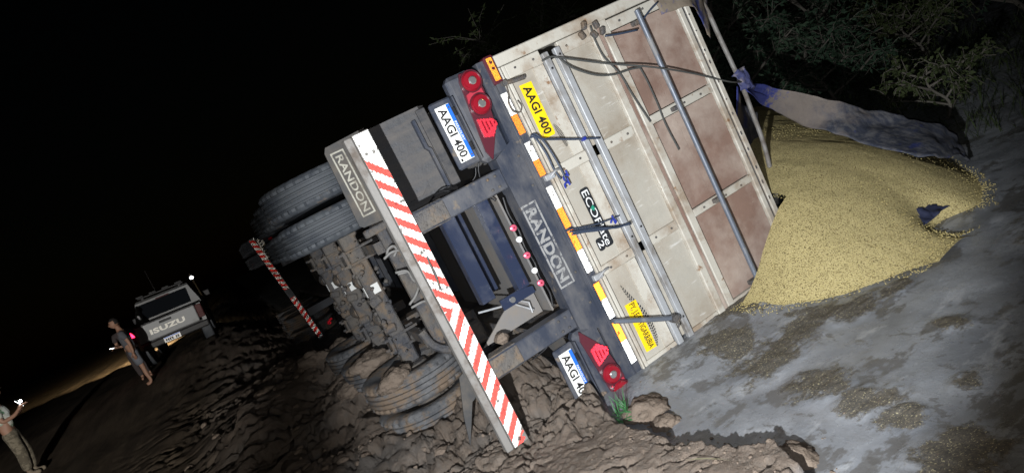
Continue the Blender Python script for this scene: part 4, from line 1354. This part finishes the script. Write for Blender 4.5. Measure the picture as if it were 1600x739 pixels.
# ------------------------------------------------------------------ weed and grass blades
M_leaf = mat('fresh_green_leaf', (0.045, 0.16, 0.055), .5, var=.3)
M_straw = mat('pale_straw', (0.34, 0.32, 0.20), .7)


def leaf(mb, p, d, L_, w, up=Vector((0, 0, 1)), droop=.2, n=4):
    d = Vector(d).normalized(); s = d.cross(up)
    s = s.normalized() if s.length > 1e-4 else Vector((1, 0, 0))
    p = Vector(p); L, R_ = [], []
    for k in range(n + 1):
        t = k / n
        c = p + d * L_ * t - up * droop * L_ * t * t
        ww = w * math.sin(math.pi * (.08 + .92 * t) ** .8) * .5 + .0004
        L.append(c - s * ww); R_.append(c + s * ww + up * w * .15)
    vs = L + R_
    mb.add(vs, [(k, k + 1, n + 2 + k, n + 1 + k) for k in range(n)])


wd = empty('green_weed', (-.40, -.40, ground_z(-.40, -.40)))
tag(wd, 'small bright green weed uprooted at the edge of the clay heap', 'weed')
mb = MB(); rg = random.Random(2)
for k in range(26):
    a = rg.uniform(0, 6.28)
    leaf(mb, (rg.uniform(-.07, .07), rg.uniform(-.09, .09), rg.uniform(.02, .06)), (math.cos(a), math.sin(a), rg.uniform(.1, .9)), rg.uniform(.04, .09), rg.uniform(.012, .022))
mb.build('leaves', M_leaf, wd)
mb = MB()
for k in range(14):
    a = rg.uniform(0, 6.28)
    leaf(mb, (rg.uniform(-.02, .06), rg.uniform(-.02, .10), .02), (math.cos(a) * .35, math.sin(a) * .35, 1), rg.uniform(.10, .17), .008, up=Vector((math.cos(a), math.sin(a), 0)), droop=-.25)
mb.build('grass_blades', M_leaf, wd)
gb = MB()
leaf(gb, (-.62, -1.38, ground_z(-.62, -1.38) + .03), (.6, -.8, .02), .22, .012)
tag(gb.build('straw_blade', M_straw), 'pale straw blade lying on the clay at the picture bottom', 'straw')


# ------------------------------------------------------------------ trees and scrub
M_bark = mat('grey_bark', (0.10, 0.09, 0.075), .9, var=.3, bump=(30, .6, .02))
M_leaves = [mat('dark_foliage', (0.025, 0.045, 0.028), .7, var=.35, spec=.1), mat('olive_foliage', (0.034, 0.044, 0.018), .7, var=.35, spec=.1), mat('willow_foliage', (0.036, 0.058, 0.036), .7, var=.3, spec=.1)]


def make_tree(name, label, loc, h, spread, seed, mt, leaf_l=.11, leaf_w=.018, n_limb=9, n_twig=16, n_leaf=14, lean=(0, 0), group='scrub beyond the trailer'):
    rg = random.Random(seed)
    x, y = loc
    root = empty(name, (x, y, ground_z(x, y) - .03))
    tag(root, label, 'tree', group)
    tr = MB(); lv = MB()
    base_r = .035 * h ** .8 * .7
    top = Vector((lean[0] * h, lean[1] * h, h * .75))
    trunk = [Vector((0, 0, 0)), top * .3 + Vector((rg.uniform(-.1, .1), rg.uniform(-.1, .1), 0)) * h, top * .65 + Vector((rg.uniform(-.12, .12), rg.uniform(-.12, .12), 0)) * h, top]
    tp_ = spline(trunk, 5)
    tr.tube(tp_, [base_r * (1 - .8 * i / len(tp_)) for i in range(len(tp_))], 8)
    for k in range(n_limb):
        t = .18 + .80 * (k + rg.random() * .5) / n_limb
        p = tp_[min(int(t * (len(tp_) - 1)), len(tp_) - 1)]
        a = k * 2.4 + rg.uniform(-.5, .5)
        L_ = spread * rg.uniform(.6, 1.1) * (1.15 - .5 * t)
        d = Vector((math.cos(a), math.sin(a), rg.uniform(.15, .9)))
        q = [p, p + d * L_ * .4, p + d * L_ * .75 + Vector((rg.uniform(-.1, .1), rg.uniform(-.1, .1), rg.uniform(-.05, .1))) * spread, p + d * L_ + Vector((0, 0, -.12 * L_))]
        lp = spline(q, 4)
        tr.tube(lp, [base_r * .45 * (1 - .82 * i / len(lp)) + .003 for i in range(len(lp))], 6)
        for j in range(n_twig):
            u = .25 + .75 * rg.random()
            b0 = lp[min(int(u * (len(lp) - 1)), len(lp) - 1)]
            dd = Vector((rg.gauss(0, 1), rg.gauss(0, 1), rg.gauss(.0, .8))).normalized()
            tl = spread * rg.uniform(.18, .42)
            b1 = b0 + dd * tl * .5 + Vector((0, 0, .05)); b2 = b0 + dd * tl + Vector((0, 0, -.08 * rg.random()))
            tr.tube([b0, b1, b2], [.006, .004, .002], 4, caps=False)
            for i in range(n_leaf):
                w = rg.random()
                c = b0.lerp(b1, w * 2) if w < .5 else b1.lerp(b2, w * 2 - 1)
                e = (dd * .5 + Vector((rg.gauss(0, 1), rg.gauss(0, 1), rg.gauss(-.35, .7)))).normalized()
                s = e.orthogonal().normalized()
                s = (Matrix.Rotation(rg.uniform(0, 6.28), 3, e) @ s) * leaf_w * rg.uniform(.6, 1.2)
                ll = leaf_l * rg.uniform(.5, 1.2)
                lv.add([c, c + e * ll * .45 - s, c + e * ll, c + e * ll * .45 + s], [(0, 1, 2, 3)])
    tr.build('trunk', M_bark, root)
    lv.build('crown', mt, root)
    return root


make_tree('willow_tree', 'narrow leaved bushy tree just behind the upper corner of the trailer', (5.8, 4.6), 3.0, 1.7, 21, M_leaves[2], n_limb=14, n_twig=24, n_leaf=18)
make_tree('scrub_tree', 'dark scrubby tree rising above the top edge of the trailer', (4.4, 6.4), 4.6, 2.1, 22, M_leaves[1], n_limb=16, n_twig=24, n_leaf=18)
make_tree('scrub_tree', 'tangled bare limbed tree right of the tarpaulin bow', (9.0, 5.6), 3.0, 2.1, 23, M_leaves[0], n_limb=14, n_twig=22, n_leaf=18)
make_tree('scrub_bush', 'low olive bush behind the middle of the tarpaulin', (9.2, 3.4), 1.4, 1.2, 24, M_leaves[1], n_limb=10, n_twig=16)
make_tree('scrub_bush', 'broad dark bush in the far right upper corner', (10.5, 2.4), 2.2, 1.7, 25, M_leaves[0], n_limb=13, n_twig=22, n_leaf=18)
make_tree('scrub_bush', 'thin yellow green bush at the right end of the tarpaulin', (5.5, .9), .95, .8, 26, M_leaves[1], leaf_l=.07, n_limb=8, n_twig=12)
make_tree('willow_tree', 'dense leafy willow filling the gap past the trailer corner', (7.0, 6.2), 3.4, 2.0, 31, M_leaves[2], n_limb=15, n_twig=24, n_leaf=18)
make_tree('scrub_bush', 'dense bush low behind the hanging tarpaulin', (7.2, 3.7), 1.9, 1.5, 32, M_leaves[0], n_limb=13, n_twig=22, n_leaf=18)
make_tree('scrub_tree', 'faint tree far back above the trailer edge', (9.5, 7.4), 3.8, 2.2, 27, M_leaves[0], n_limb=12, n_twig=16)
# rank grass at the foot of the scrub
gm = MB(); rg = random.Random(8)
QX = NR.uniform(3.9, 10.5, 3800); QY = NR.uniform(-2.2, 6.5, 3800); QD = toe_dist(QX, QY)
for x, y, d in zip(QX.tolist(), QY.tolist(), QD.tolist()):
    if d > -.25: continue
    if x < 4.3 + .5 * rg.random() and y < .2: continue
    a = rg.uniform(0, 6.28)
    leaf(gm, (x, y, ground_z(x, y) - .01), (math.cos(a) * .5, math.sin(a) * .5, 1), rg.uniform(.10, .38), rg.uniform(.006, .012), up=Vector((math.cos(a), math.sin(a), 0)), droop=-.35, n=3)
tag(gm.build('grass', mat('rank_grass', (0.030, 0.042, 0.016), .8, var=.4, spec=.1)), 'rank grass growing beyond the tarpaulin', 'grass', kind='stuff')


# ------------------------------------------------------------------ parked pickup, seen from behind
PK = empty('pickup_truck', (-4.05, 15.25, ground_z(-3.98, 17) - .08))
tag(PK, 'silver pickup truck parked on the track with one red tail lamp lit', 'pickup')
M_silver = mat('silver_car_paint', (0.33, 0.34, 0.35), .5, .0, dirt=((0.22, 0.21, 0.19), 1.2, .5, .8), spec=.25)
M_trim = mat('black_plastic_trim', (0.02, 0.02, 0.022), .6)
M_glass = mat('dark_car_glass', (0.01, 0.012, 0.015), .05, spec=.8, coat=.6)
M_tail = mat('lit_tail_lamp', (0.6, 0.01, 0.03), .3, emit=((1.0, .02, .07), 7.0))
M_taildk = mat('unlit_tail_lamp', (0.09, 0.035, 0.035), .6, spec=.2)
M_script = mat('pale_tailgate_lettering', (0.95, 0.93, 0.85), .5)
M_head = mat('lit_headlamp', (.9, .9, .85), .2, emit=((1, .86, .6), 6.0))
W = .90


def prof(mb, pts, x0, x1):
    return mb.prism(pts, x0, x1, 'yz')


# y runs forward from the tailgate, z up from the ground
body = MB()
for s in (-1, 1):
    o = MB().prism([(.02, .62), (.0, 1.02), (.04, 1.10), (1.60, 1.10), (1.60, .55), (1.38, .55), (1.30, .78), (1.05, .90), (.80, .90), (.58, .78), (.50, .55), (.10, .55)], s * W, s * (W - .10), 'yz')
    o.build('bed_side', M_silver, PK)
MB().box(-.80, .80, .08, 1.58, .60, .66).build('bed_floor', M_trim, PK)
tg = MB().box(-.735, .735, -.03, .04, .66, 1.10, bev=.02).build('tailgate', M_silver, PK)
MB().box(-.735, .735, -.045, .045, 1.09, 1.125, bev=.01).build('tailgate_cap', M_trim, tg)
MB().box(-.15, .15, -.042, -.028, .985, 1.045, bev=.008).build('handle', M_trim, tg)
vs, fs, w_, h_ = text_mesh('ISUZU', offset=.05, spacing=1.08)
me = bpy.data.meshes.new('lettering'); me.from_pydata([(-.43 + .86 * v[0] / w_, -.034, .79 + .135 * v[1] / h_) for v in vs], [], fs)
link('lettering', me, M_script, tg)
for s in (-1, 1):
    tl = MB().box(min(s * .745, s * .90), max(s * .745, s * .90), -.02, .10, .72, 1.08, bev=.02).build('tail_lamp', M_taildk, PK)
    if s < 0: MB().box(-.885, -.755, -.034, -.018, .90, 1.04, bev=.008).build('lit_lens', M_tail, tl)
    else: MB().box(.765, .885, -.034, -.018, .80, .86, bev=.008).build('reversing_lens', M_taildk, tl)
bp_ = MB().box(-.92, .92, -.14, .06, .46, .63, bev=.03).build('rear_bumper', M_trim, PK)
pl = MB().box(-.20, .20, -.152, -.142, .475, .605).build('number_plate', M_plate, bp_)
MB().box(-.196, .196, -.1545, -.1525, .578, .602).build('blue_band', M_plateblue, pl)
for k in range(7):
    if k == 4: continue
    MB().box(-.165 + k * .048, -.13 + k * .048, -.1545, -.1525, .495, .56).build('plate_character', M_ink, pl)
cab = MB().prism([(1.62, .55), (1.62, 1.12), (1.72, 1.14), (1.92, 1.72), (2.15, 1.78), (3.1, 1.76), (3.85, 1.22), (5.0, 1.05), (5.15, .85), (5.15, .45), (4.75, .45), (4.65, .72), (4.4, .85), (4.15, .85), (3.9, .72), (3.8, .45)], -W + .02, W - .02, 'yz')
cab.v = [(x * (1 - .20 * max(0, min(1, (z - 1.12) / .62))), y, z if z < 1.2 else 1.2 + (z - 1.2) * .90) for x, y, z in cab.v]
cab = cab.build('cab', M_silver, PK)
rot = Matrix.Rotation(math.radians(-19), 3, 'X')
MB().box(-.64, .64, 1.765, 1.805, 1.17, 1.62, rot=rot, bev=.05).build('rear_window', M_glass, cab)
MB().box(-.18, .18, 1.86, 1.90, 1.60, 1.635, bev=.005).build('high_stop_lamp', M_taildk, cab)
for s in (-1, 1):
    MB().box(min(s * .93, s * 1.12), max(s * .93, s * 1.12), 3.45, 3.55, 1.14, 1.32, bev=.02).build('door_mirror', M_trim, cab)
    MB().box(min(s * .5, s * .85), max(s * .5, s * .85), 5.13, 5.18, .78, .92, bev=.01).build('headlamp', M_head, PK)
rk = MB().box(-.62, .62, 2.10, 2.22, 1.76, 1.80, bev=.01)
for s in (-.5, .5): rk.box(s - .03, s + .03, 2.12, 2.20, 1.70, 1.77)
rk.build('roof_bar', M_trim, PK)
for x in (-.55, -.2, .15, .5):
    MB().box(x - .10, x + .10, 2.06, 2.20, 1.795, 1.85, bev=.015).build('roof_lamp', M_trim, PK)
MB().tube([(-.1, 1.95, 1.78), (-.14, 2.0, 2.45)], .006, 5).build('aerial', M_trim, PK)
wt = MB().lathe([(.20, -.10), (.33, -.125), (.375, -.10), (.385, -.05), (.385, .05), (.375, .10), (.33, .125), (.20, .10)], (0, 0, 0), 'x', 36, close=True).mesh('tyre')
wr_ = MB().lathe([(.20, -.09), (.20, .08), (.10, .05), (.05, .07), (.02, .07)], (0, 0, 0), 'x', 20).mesh('rim')
wt.materials.append(M_rubber); wr_.materials.append(M_silver)
for y in (.95, 4.28):
    for s in (-1, 1):
        w = bpy.data.objects.new('wheel', None); COL.objects.link(w); w.parent = PK; w.location = (s * .77, y, .385)
        for nm, mm in (('tyre', wt), ('rim', wr_)):
            t = bpy.data.objects.new(nm, mm); COL.objects.link(t); t.parent = w
PK.rotation_euler = (0, math.radians(5.0), 0)
# headlamps of the pickup light the track ahead of it
pz = PK.location.z
spot('headlamp_beam', (-4.5, 20.5, pz + .95), (-12.0, 44, .9), 13000, 46, .6, .06, (1.0, .74, .40))
spot('headlamp_beam', (-3.4, 20.5, pz + .95), (-2.0, 24, pz + .9), 7, 120, .8, .06, (1.0, .80, .45))

# ------------------------------------------------------------------ people
M_skin = mat('skin', (0.30, 0.165, 0.11), .6)
M_hair = mat('dark_hair', (0.012, 0.010, 0.009), .7)
M_shirt = mat('grey_shirt', (0.085, 0.088, 0.10), .9, var=.2)
M_shorts = mat('grey_blue_shorts', (0.135, 0.145, 0.17), .9, var=.2)
M_dark = mat('dark_shirt', (0.045, 0.035, 0.035), .9)
M_pale = mat('pale_shirt', (0.48, 0.48, 0.42), .9, dirt=((0.05, 0.14, 0.06), 5, .5, .56))
M_camo = mat('mottled_trousers', (0.19, 0.165, 0.12), .95, dirt=((0.10, 0.085, 0.06), 14, .48, .54))
M_boot = mat('sandy_boot', (0.20, 0.165, 0.12), .9)
M_phone = mat('phone_body', (0.02, 0.02, 0.02), .3)
M_screen = mat('lit_phone_screen', (0.8, 0.85, 0.9), .3, emit=((.88, .94, 1.0), 5.0))


def skin_mesh(name, chains, mt, parent, sub=2):
    """chains of (point, radius) joined where points coincide, grown into one skin"""
    vs, rs, es, key = [], [], [], {}
    for ch in chains:
        prev = None
        for p, r in ch:
            k = tuple(round(c, 4) for c in p)
            if k not in key:
                key[k] = len(vs); vs.append(p); rs.append(r)
            i = key[k]
            if prev is not None: es.append((prev, i))
            prev = i
    me = bpy.data.meshes.new(name); me.from_pydata(vs, es, [])
    o = link(name, me, mt, parent)
    md = o.modifiers.new('skin', 'SKIN'); md.use_smooth_shade = True; md.branch_smoothing = .6
    lay = me.skin_vertices[0].data
    for i, r in enumerate(rs):
        rr = r if isinstance(r, tuple) else (r, r)
        lay[i].radius = rr
        lay[i].use_root = (i == 0)
    s = o.modifiers.new('smooth', 'SUBSURF'); s.levels = sub; s.render_levels = sub
    return o


def head(parent, c, yaw, hair=True, hat=None, skin=None):
    """c: centre of the head; faces +x before the turn by yaw"""
    bm = bmesh.new(); bmesh.ops.create_uvsphere(bm, u_segments=20, v_segments=14, radius=1)
    for v in bm.verts:
        x, y, z = v.co
        k = 1 - .16 * max(0, -z) ** 1.5
        v.co = Vector((x * .095 * k + (.012 if z < 0 else 0), y * .074 * k, z * .118))
        if x > .9 and abs(y) < .25 and -.35 < z < .1: v.co.x += .020          # nose
        if x > .75 and abs(abs(y) - .35) < .14 and .0 < z < .25: v.co.x -= .010   # eye sockets
        if x > .8 and abs(y) < .35 and -.62 < z < -.48: v.co.x -= .006           # mouth
        if abs(y) > .9 and abs(x) < .25 and abs(z) < .3: v.co.y *= 1.16          # ears
    me = bpy.data.meshes.new('head'); bm.to_mesh(me); bm.free()
    h = link('head', me, skin or M_skin, parent, c, smooth=True); h.rotation_euler = (0, 0, yaw)
    for sy in (-1, 1):
        MB().lathe([(.010, .0), (.008, .004)], (.083, sy * .030, .012), 'x', 8).build('eye', M_hair, h)
    if hair:
        bm = bmesh.new(); bmesh.ops.create_uvsphere(bm, u_segments=18, v_segments=12, radius=1)
        for v in list(bm.verts):
            if v.co.z < (.32 if v.co.x > 0 else -.35): bm.verts.remove(v)
        for v in bm.verts: v.co = Vector((v.co.x * .102 - .006, v.co.y * .081, v.co.z * .126))
        me = bpy.data.meshes.new('hair'); bm.to_mesh(me); bm.free(); link('hair', me, M_hair, h, smooth=True)
    if hat:
        MB().lathe([(.17, .045), (.172, .05), (.10, .062), (.096, .13), (.05, .155), (.01, .158)], (0, 0, 0), 'z', 24).build('hat', hat, h, smooth=40)
    return h


def hand(parent, wrist, d, mt, size=1.0):
    """palm and five separate bent fingers"""
    d = Vector(d).normalized(); s = d.cross(Vector((0, 0, 1)))
    s = s.normalized() if s.length > .1 else Vector((1, 0, 0)); n = s.cross(d)
    w = Vector(wrist); mb = MB()
    mb.tube([w - d * .02, w + d * .03, w + d * .085 * size], [.022, .030, .030], 8)
    for k in range(4):
        o = s * (-.027 + .018 * k)
        l = (.062, .072, .068, .052)[k] * size
        p0 = w + d * .075 * size + o; p1 = p0 + d * l * .5 - n * .006; p2 = p1 + d * l * .35 - n * .022; p3 = p2 + d * l * .2 - n * .022
        mb.tube([p0, p1, p2, p3], [.0095, .009, .008, .006], 6)
    p0 = w + d * .02 - s * .025; p1 = p0 - s * .03 + d * .03; p2 = p1 + d * .035 - n * .012
    mb.tube([p0, p1, p2], [.012, .010, .007], 6)
    return mb.build('hand', mt, parent, smooth=True)


# man in shorts beside the pickup: faces left, phone held in front of him
mx_, my_ = -4.66, 13.2
A = empty('person', (mx_, my_, ground_z(mx_, my_)))
tag(A, 'person in grey shirt and grey shorts standing behind the pickup holding a phone', 'person')
skin_mesh('body', [
    [((0, 0, .90), (.13, .11)), ((0, 0, 1.12), (.135, .105)), ((-.01, 0, 1.30), (.145, .10)), ((-.01, 0, 1.38), (.07, .07)), ((-.02, 0, 1.46), .05), ((-.03, 0, 1.53), .045)],
    [((0, 0, .90), (.13, .11)), ((.0, .09, .82), .085), ((.01, .10, .46), .055), ((-.01, .10, .28), .05), ((.0, .10, .09), .034), ((-.02, .10, .035), .035), ((-.12, .11, .025), .03)],
    [((0, 0, .90), (.13, .11)), ((.0, -.09, .82), .085), ((.03, -.10, .46), .055), ((.02, -.10, .28), .05), ((.04, -.10, .09), .034), ((.02, -.10, .035), .035), ((-.08, -.12, .025), .03)],
    [((-.01, 0, 1.30), (.145, .10)), ((.0, .19, 1.33), .055), ((.02, .24, 1.08), .042), ((-.14, .22, 1.02), .034), ((-.22, .18, 1.06), .026)],
    [((-.01, 0, 1.30), (.145, .10)), ((.0, -.19, 1.33), .055), ((.06, -.25, 1.08), .042), ((.04, -.24, .86), .033), ((.02, -.24, .80), .026)]], M_skin, A)
head(A, (-.045, 0, 1.585), math.pi + .25)
skin_mesh('shirt', [
    [((0, 0, .86), (.155, .135)), ((0, 0, 1.10), (.160, .13)), ((-.01, 0, 1.30), (.168, .125)), ((-.01, 0, 1.39), (.085, .085))],
    [((-.01, 0, 1.30), (.168, .125)), ((.0, .195, 1.33), .075), ((.015, .24, 1.14), .062)],
    [((-.01, 0, 1.30), (.168, .125)), ((.0, -.195, 1.33), .075), ((.05, -.25, 1.14), .062)]], M_shirt, A)
skin_mesh('shorts', [
    [((0, 0, .92), (.158, .138)), ((0, 0, .84), (.16, .14)), ((.0, .095, .74), .105), ((.01, .105, .48), .10)],
    [((0, 0, .84), (.16, .14)), ((.0, -.095, .74), .105), ((.03, -.105, .48), .10)]], M_shorts, A)
hand(A, (-.22, .18, 1.06), (-.9, -.2, .25), M_skin); hand(A, (.02, -.24, .80), (0, 0, -1), M_skin)
ph = MB().box(mx_ - .40, mx_ - .30, my_ + .10, my_ + .26, A.location.z + 1.085, A.location.z + 1.095, rot=Matrix.Rotation(.35, 3, 'Y'))
ph = tag(ph.build('phone', M_phone), 'phone glowing in the hand of the person by the pickup', 'phone')
MB().box(mx_ - .395, mx_ - .305, my_ + .105, my_ + .255, A.location.z + 1.098, A.location.z + 1.101, rot=Matrix.Rotation(.35, 3, 'Y')).build('screen', M_screen, ph)

# second person right behind him, mostly hidden
bx_, by_ = -4.80, 14.15
Bp = empty('person', (bx_, by_, ground_z(bx_, by_)))
Bp.scale = (.94, .94, .94)
tag(Bp, 'person in a dark top half hidden behind the one in shorts', 'person')
skin_mesh('body', [
    [((0, 0, .90), (.13, .11)), ((0, 0, 1.12), (.13, .10)), ((0, 0, 1.28), (.14, .10)), ((0, 0, 1.36), (.07, .07)), ((0, -.01, 1.44), .05), ((0, -.02, 1.50), .045)],
    [((0, 0, .90), (.13, .11)), ((.09, 0, .82), .085), ((.10, .01, .46), .06), ((.10, .02, .09), .036), ((.10, -.02, .035), .035), ((.11, -.12, .025), .03)],
    [((0, 0, .90), (.13, .11)), ((-.09, 0, .82), .085), ((-.10, .01, .46), .06), ((-.10, .02, .09), .036), ((-.10, -.02, .035), .035), ((-.11, -.12, .025), .03)],
    [((0, 0, 1.28), (.14, .10)), ((.19, 0, 1.31), .055), ((.25, .02, 1.06), .042), ((.23, -.08, .86), .033), ((.22, -.12, .80), .026)],
    [((0, 0, 1.28), (.14, .10)), ((-.19, 0, 1.31), .055), ((-.24, .02, 1.06), .042), ((-.12, -.14, 1.0), .033), ((-.04, -.18, 1.02), .026)]], M_skin, Bp)
head(Bp, (0, -.03, 1.56), -math.pi / 2 - .3)
skin_mesh('shirt', [
    [((0, 0, .84), (.155, .135)), ((0, 0, 1.10), (.155, .13)), ((0, 0, 1.28), (.165, .125)), ((0, 0, 1.37), (.085, .085))],
    [((0, 0, 1.28), (.165, .125)), ((.195, 0, 1.31), .075), ((.245, .02, 1.12), .062)],
    [((0, 0, 1.28), (.165, .125)), ((-.195, 0, 1.31), .075), ((-.24, .02, 1.12), .062)]], M_dark, Bp)
skin_mesh('trousers', [
    [((0, 0, .92), (.15, .13)), ((0, 0, .84), (.155, .135)), ((.095, .0, .74), .10), ((.105, .01, .46), .08), ((.10, .02, .10), .062)],
    [((0, 0, .84), (.155, .135)), ((-.095, .0, .74), .10), ((-.105, .01, .46), .08), ((-.10, .02, .10), .062)]], M_dark, Bp)
hand(Bp, (.22, -.12, .80), (0, -.2, -1), M_skin); hand(Bp, (-.04, -.18, 1.02), (.8, -.3, .1), M_skin)

# man at the left edge of the picture, looking at a lit phone
cx_, cy_ = -6.46, 10.05
Cp = empty('person', (cx_, cy_, ground_z(cx_, cy_)))
tag(Cp, 'person with a hat and mottled trousers at the left picture edge holding a bright phone', 'person')
skin_mesh('body', [
    [((0, 0, .92), (.13, .12)), ((0, 0, 1.14), (.135, .12)), ((.03, 0, 1.30), (.145, .11)), ((.04, 0, 1.38), (.07, .07)), ((.06, 0, 1.46), .05), ((.07, 0, 1.53), .045)],
    [((0, 0, .92), (.13, .12)), ((.0, .08, .84), .09), ((.05, .08, .48), .06), ((.0, .08, .10), .038), ((.02, .08, .05), .036), ((.10, .08, .035), .032)],
    [((0, 0, .92), (.13, .12)), ((.0, -.08, .84), .09), ((.02, -.08, .48), .06), ((-.04, -.08, .10), .038), ((-.02, -.08, .05), .036), ((.06, -.08, .035), .032)],
    [((.03, 0, 1.30), (.145, .11)), ((.03, .18, 1.32), .055), ((.06, .22, 1.08), .044), ((.24, .14, 1.10), .035), ((.32, .10, 1.16), .026)],
    [((.03, 0, 1.30), (.145, .11)), ((.03, -.18, 1.32), .055), ((.06, -.22, 1.08), .044), ((.24, -.14, 1.10), .035), ((.32, -.10, 1.16), .026)]], M_skin, Cp)
head(Cp, (.085, 0, 1.585), 0, hat=mat('felt_hat', (0.10, 0.085, 0.065), .9))
skin_mesh('shirt', [
    [((0, 0, .88), (.160, .145)), ((0, 0, 1.12), (.165, .145)), ((.03, 0, 1.30), (.168, .13)), ((.04, 0, 1.39), (.085, .085))],
    [((.03, 0, 1.30), (.168, .13)), ((.03, .185, 1.32), .075), ((.055, .22, 1.14), .062)],
    [((.03, 0, 1.30), (.168, .13)), ((.03, -.185, 1.32), .075), ((.055, -.22, 1.14), .062)]], M_pale, Cp)
skin_mesh('trousers', [
    [((0, 0, .96), (.158, .14)), ((0, 0, .86), (.165, .145)), ((.0, .085, .76), .115), ((.05, .085, .48), .098), ((.0, .08, .12), .085)],
    [((0, 0, .86), (.165, .145)), ((.0, -.085, .76), .115), ((.02, -.085, .48), .098), ((-.04, -.08, .12), .085)]], M_camo, Cp)
for y, x in ((.08, .0), (-.08, -.04)):
    skin_mesh('boot', [[((x, y, .16), .058), ((x + .01, y, .06), .06), ((x + .08, y, .045), .05), ((x + .17, y, .04), .042)]], M_boot, Cp)
hand(Cp, (.32, .10, 1.16), (.6, -.5, .5), M_skin); hand(Cp, (.32, -.10, 1.16), (.6, .5, .5), M_skin)
z0 = Cp.location.z
r_ = Matrix.Rotation(-.5, 3, 'Y')
ph = tag(MB().box(cx_ + .36, cx_ + .372, cy_ - .05, cy_ + .05, z0 + 1.16, z0 + 1.33, rot=r_, bev=.004).build('phone', M_phone), 'glaring white phone held up by the person at the left picture edge', 'phone')
MB().box(cx_ + .352, cx_ + .3585, cy_ - .045, cy_ + .045, z0 + 1.165, z0 + 1.325, rot=r_).build('screen', M_screen, ph)
MB().lathe([(.024, .0), (.02, -.01)], (cx_ + .39, cy_ - .055, z0 + 1.27), 'y', 10).build('torch', mat('phone_torch', (1, 1, 1), .2, emit=((.9, .95, 1), 40.0)), ph)

# ------------------------------------------------------------------ lamp far down the track
lp_ = empty('yard_lamp', (-3.95, 39.9, ground_z(-3.95, 39.9)))
tag(lp_, 'small white yard lamp glowing far off above the pickup', 'lamp')
hz = 2.95 - lp_.location.z
MB().tube([(0, 0, 0), (0, 0, hz + .25)], [.06, .04], 8).build('post', M_trim, lp_)
MB().box(-.12, .12, -.05, .10, hz + .10, hz + .16, bev=.02).build('hood', M_trim, lp_)
MB().lathe([(.02, .10), (.09, .06), (.11, 0), (.09, -.06), (.02, -.10)], (0, 0, hz), 'z', 14).build('bulb', mat('lit_bulb', (1, 1, 1), .3, emit=((.95, .97, 1.0), 6.0)), lp_, smooth=True)
